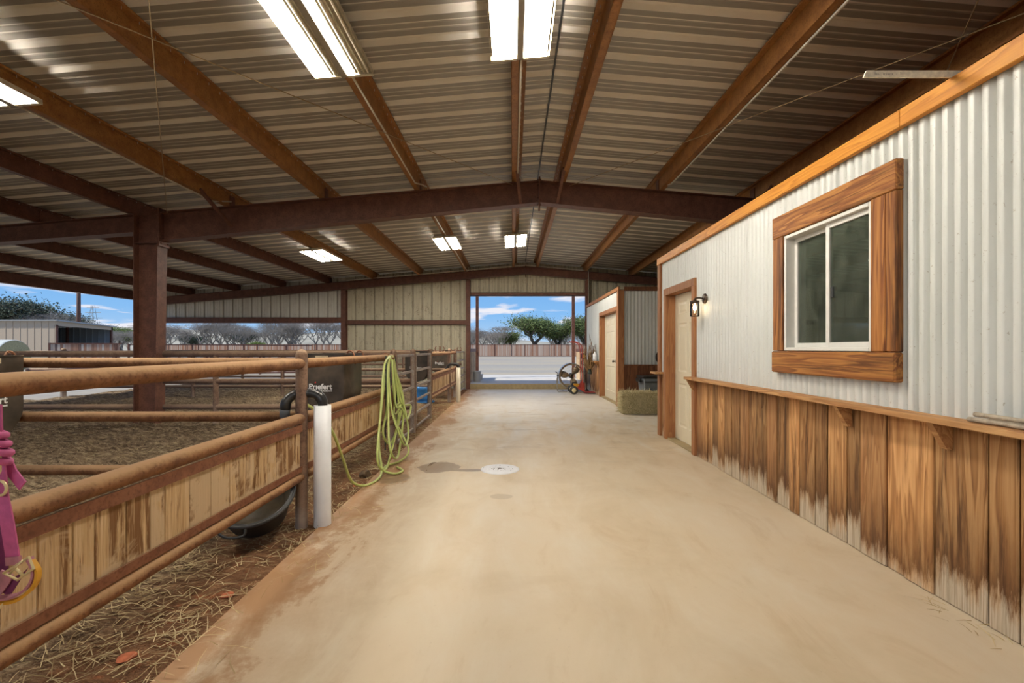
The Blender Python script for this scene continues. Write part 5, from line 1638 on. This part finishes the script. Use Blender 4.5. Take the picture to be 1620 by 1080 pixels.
def plank_fence(p, q, h0, h1, label, post_gap=4.76, pw=.14, mat='far_fence', name='plank_fence', planks=True, postmat='steel'):
    p = Vector(p); q = Vector(q); d = (q - p); L_ = d.length; d.normalize(); nrm = Vector((d.y, -d.x, 0))
    r = empty(name, tuple(p), label, 'fence')
    n = int(L_ / post_gap)
    for k in range(n + 1):
        c = p + d * (k * post_gap)
        MB().bar(c + Vector((0, 0, -.02)), c + Vector((0, 0, h1 + .04)), .10, .10, tuple(nrm)).build('post', M[postmat], r)
    MB().bar(p + Vector((0, 0, h1)), q + Vector((0, 0, h1)), .08, .07).build('top_rail', M[postmat], r)
    MB().bar(p + Vector((0, 0, h0)), q + Vector((0, 0, h0)), .08, .07).build('bottom_rail', M[postmat], r)
    if planks:
        rr = random.Random(int(L_ * 7)); b = MB(); s_ = 0
        while s_ < L_ - pw:
            c0 = p + d * (s_ + .006); c1 = p + d * (s_ + pw - .004); hh = h1 - .03
            t = rr.choice((.55, .7, .8, .9, 1.0, .45, .35, .62, .78)) if rr.random() > .08 else rr.uniform(0, .2)
            b.hexa([c0 - nrm * .012 + Vector((0, 0, h0)), c1 - nrm * .012 + Vector((0, 0, h0)), c1 + nrm * .012 + Vector((0, 0, h0)), c0 + nrm * .012 + Vector((0, 0, h0)), c0 - nrm * .012 + Vector((0, 0, hh)), c1 - nrm * .012 + Vector((0, 0, hh)), c1 + nrm * .012 + Vector((0, 0, hh)), c0 + nrm * .012 + Vector((0, 0, hh))], tone=t)
            s_ += pw
        b.build('planks', M[mat], r, recalc=False, tones=True, kind='stuff')
    return r
plank_fence((-60, 74.6, 0), (30, 74.6, 0), .05, 1.92, 'long weathered red and grey plank fence across the yard')
plank_fence((-29.2, 29.3, 0), (-25.4, 30.2, 0), .05, 1.6, 'short weathered plank fence in front of the shed opening', 3.6)
plank_fence((-25.2, 30.5, 0), (-19.0, 44.0, 0), .4, 1.55, 'open brown rail fence to the right of the shed', 4.0, planks=False, name='rail_fence')
plank_fence((-17.5, 22.5, 0), (-9.0, 24.5, 0), .05, 1.05, 'low reddish plank fence seen under the near rails', 2.4)
def round_bale():
    c = (-26.6, 24.2); R = .88
    r = empty('round_bale', (c[0], c[1], 0), 'round bale in white net wrap beside the tan shed', 'bale')
    MB().lathe([(R * .96, -1.5), (R, -1.45), (R * 1.01, -.5), (R, .5), (R, .62), (R * .97, .66)], (c[0], c[1], R - .02), 32, 'X').build('net_wrap', M['net'], r)
    MB().lathe([(R * .965, .655), (R * .6, .68), (.001, .67)], (c[0], c[1], R - .02), 32, 'X').build('hay_face', M['straw_core'], r)
    MB().lathe([(R * .965, -1.5), (.001, -1.5)], (c[0], c[1], R - .02), 32, 'X').build('hay_face', M['straw_core'], r)
round_bale()
def pole(x, y, h, rr_, label):
    r = empty('utility_pole', (x, y, 0), label, 'pole')
    MB().tube([(x, y, -.02), (x, y, h)], [rr_, rr_ * .8], 10).build('shaft', M['pole'], r)
pole(-46.7, 50, 10.5, .20, 'tall rough utility pole rising above the shed roof')
pole(-30.4, 90, 8.0, .12, 'thin distant pole seen through the long opening under the gable')
def pylon():
    x, y, h = -271, 300, 29
    r = empty('pylon', (x, y, 0), 'faint distant lattice power pylon against the sky', 'pylon')
    b = MB()
    for sx in (-1, 1):
        for sy in (-1, 1):
            b.bar((x + sx * 3, y + sy * 3, 0), (x + sx * .6, y + sy * .6, h), .22, .22)
    for k in range(7):
        z0, z1 = h * k / 7, h * (k + 1) / 7; w0 = 3 - 2.4 * k / 7; w1 = 3 - 2.4 * (k + 1) / 7
        b.bar((x - w0, y - w0, z0), (x + w1, y - w1, z1), .14, .14); b.bar((x + w0, y - w0, z0), (x - w1, y - w1, z1), .14, .14)
    b.build('lattice', M['shed_grey'], r)
    for z, w in ((h * .72, 6.0), (h * .84, 5.0), (h * .95, 4.0)):
        MB().bar((x - w, y, z), (x + w, y, z), .2, .3).build('cross_arm', M['shed_grey'], r)
pylon()

# ------------------------------------------------------------------ hills
hb_ = MB(); NX, NY = 90, 16
for j in range(NY + 1):
    for i in range(NX + 1):
        x = -620 + 900 * i / NX; y = 190 + 330 * j / NY
        h = 34 * math.sin(math.pi * .5 * j / NY) * (.55 + .45 * noise.noise(Vector((x * .006, y * .006, 2)))) * (1.0 if x < -60 else max(.45, 1 - (x + 60) / 150))
        h += noise.noise(Vector((x * .03, y * .03, 0))) * 2.0 * j / NY
        hb_.v.append((x, y, h - .3))
for j in range(NY):
    for i in range(NX):
        a = j * (NX + 1) + i; hb_.f.append((a, a + 1, a + NX + 2, a + NX + 1)); hb_.sm.append(True); hb_.t.append(.5)
hb_.build('floor_hills', M['hill'], recalc=False, kind='structure')

# ------------------------------------------------------------------ trees
def grow(rr, trunk_h, spread, depth, tips, r0, lean=(0, 0)):
    b = MB()
    def br(p, d, L_, r_, k):
        d = d.normalized(); mid = p + d * L_ * .5 + Vector((rr.gauss(0, .08), rr.gauss(0, .08), rr.gauss(0, .04))) * L_
        q_ = p + d * L_ + Vector((rr.gauss(0, .06), rr.gauss(0, .06), 0)) * L_
        sides = 7 if k == 0 else (5 if k < 3 else 3)
        b.tube([p, mid, q_], [r_, r_ * .85, r_ * .7], sides, caps=False)
        if k >= depth: tips.append(q_); return
        nb_ = 3 if k < depth - 1 else 2
        if k == 0: nb_ = 4
        for i in range(nb_):
            a = 2 * math.pi * (i + rr.random() * .7) / nb_
            up = max(.25, 1.7 - spread * (k + 1) * .20) if k < 3 else rr.uniform(-.1, .7)
            nd = d * .55 + Vector((math.cos(a), math.sin(a), 0)) * (.55 + spread * .5) + Vector((0, 0, up * .6))
            br(q_, nd, L_ * rr.uniform(.62, .86), r_ * .62, k + 1)
            if k >= 2 and rr.random() < .45: tips.append(mid)
    br(Vector((0, 0, -.1)), Vector((lean[0], lean[1], 1)), trunk_h, r0, 0)
    return b
def leaf_cloud(rr, tips, n, rad, size):
    b = MB()
    for t in tips:
        base_t = rr.uniform(.15, .75)
        for i in range(n):
            p = t + Vector((rr.gauss(0, rad), rr.gauss(0, rad), rr.gauss(0, rad * .6)))
            a = Vector((rr.gauss(0, 1), rr.gauss(0, 1), rr.gauss(0, 1))).normalized(); c = a.cross(Vector((rr.gauss(0, 1), rr.gauss(0, 1), rr.gauss(0, 1)))).normalized()
            s_ = size * rr.uniform(.6, 1.2)
            b.add([p - a * s_, p + c * s_ * .6, p + a * s_, p - c * s_ * .6], [(0, 1, 2, 3)], tone=min(1, max(0, base_t + rr.uniform(-.2, .25))))
    return b
def norm_h(mbs, tips, H):
    """scale a tree so that its top is at height H"""
    zmax = max(max(v[2] for v in m.v) for m in mbs if m.v); k = H / zmax
    for m in mbs: m.v = [(v[0] * k, v[1] * k, v[2] * k) for v in m.v]
    return k
bare = []
for s_ in range(5):
    rr = random.Random(100 + s_); tips = []; b = grow(rr, 1.3, .8, 6, tips, .10, (rr.gauss(0, .2), 0)); norm_h([b], tips, 6.0)
    bare.append(b.mesh('branches', M['bark_bare'], recalc=False))
oaks = []
for s_ in range(3):
    rr = random.Random(200 + s_); tips = []; b = grow(rr, 1.3, .95, 5, tips, .26, (rr.gauss(0, .2), 0))
    lf = leaf_cloud(rr, tips, 34, .40, .075)
    norm_h([b, lf], tips, 8.0)
    oaks.append((b.mesh('trunk', M['bark'], recalc=False), lf.mesh('foliage', M['leaf'], recalc=False, tones=True), lf))
oak_dark = [(t, l3.mesh('foliage', M['leaf_dark'], recalc=False, tones=True)) for t, l, l3 in oaks]
oak_lime = [(t, l3.mesh('foliage', M['leaf_lime'], recalc=False, tones=True)) for t, l, l3 in oaks]
def put_tree(name, meshes, x, y, sc_, rot, label, group=None, sx=1.0, names=('trunk', 'foliage')):
    r = empty(name, (x, y, -.02), label, 'tree', group)
    r.rotation_euler = (0, 0, rot); r.scale = (sc_ * sx, sc_ * sx, sc_)
    for n_, me in zip(names, meshes):
        o = bpy.data.objects.new(n_, me); COL.objects.link(o); o.parent = r
    return r
def tx(px, Y): return (px - 811) / 735 * Y
put_tree('oak_tree', oaks[0][:2], tx(842, 84), 84, 1.0, .4, 'large spreading green oak in the middle of the big opening', sx=1.2)
put_tree('oak_tree', oaks[1][:2], tx(882, 88), 88, .86, 1.9, 'second green oak just right of the large spreading one', sx=1.0)
put_tree('oak_tree', oaks[2][:2], tx(925, 86), 86, .98, 3.0, 'green oak partly hidden at the right jamb of the big opening')
put_tree('oak_tree', oaks[2][:2], tx(805, 92), 92, .62, 5.0, 'small green oak at the left foot of the large one')
put_tree('grey_oak', oak_dark[0], tx(25, 62), 62, 1.12, 2.2, 'big grey-green oak behind the shed at the far left', sx=1.1)
put_tree('grey_oak', oak_dark[1], tx(-25, 66), 66, 1.15, .3, 'grey-green oak cut by the left edge behind the shed')
put_tree('grey_oak', oak_dark[2], tx(88, 70), 70, .92, 1.2, 'lower grey-green oak nearest the utility pole')
put_tree('cedar_tree', oak_lime[0], tx(190, 150), 150, 1.15, 1.0, 'lime green tree on the slope left of the steel column')
put_tree('cedar_tree', oak_dark[1], tx(385, 100), 100, .74, 2.6, 'grey-green tree seen through the long opening')
put_tree('cedar_tree', oak_lime[2], tx(402, 82), 82, .34, .6, 'small bright green bush above the fence in the long opening', sx=1.3)
put_tree('cedar_tree', oak_dark[2], tx(310, 105), 105, .60, 4.0, 'grey-green tree near the left of the long opening', sx=1.3)
rt_ = random.Random(55)
spots = []
for k in range(38): spots.append((rt_.uniform(225, 560), rt_.uniform(79, 104), rt_.uniform(.85, 1.25)))
for k in range(16): spots.append((rt_.uniform(745, 810), rt_.uniform(80, 104), rt_.uniform(.7, 1.0)))
for k in range(14): spots.append((rt_.uniform(870, 945), rt_.uniform(90, 108), rt_.uniform(.6, .95)))
for k in range(8): spots.append((rt_.uniform(560, 745), rt_.uniform(82, 100), rt_.uniform(.6, .9)))
for k in range(9): spots.append((rt_.uniform(40, 135), rt_.uniform(56, 72), rt_.uniform(.85, 1.1)))
for k in range(20): spots.append((rt_.uniform(130, 230), rt_.uniform(110, 160), rt_.uniform(.8, 1.15)))
for k, (px_, Y_, s_) in enumerate(spots):
    where = 'far_left' if px_ < 230 else ('long' if px_ < 560 else 'big')
    lab = {'far_left': ('bare grey winter tree behind or beside the tan shed', 'bare trees around the shed'), 'long': ('bare grey winter tree beyond the plank fence in the long opening', 'bare trees seen through the long opening'), 'big': ('bare grey winter tree beyond the plank fence near the big opening', 'bare trees seen through the big opening')}[where]
    put_tree('bare_tree', (bare[k % 5],), tx(px_, Y_), Y_, s_, rt_.uniform(0, 6.28), lab[0], lab[1], 1.0, ('branches',))
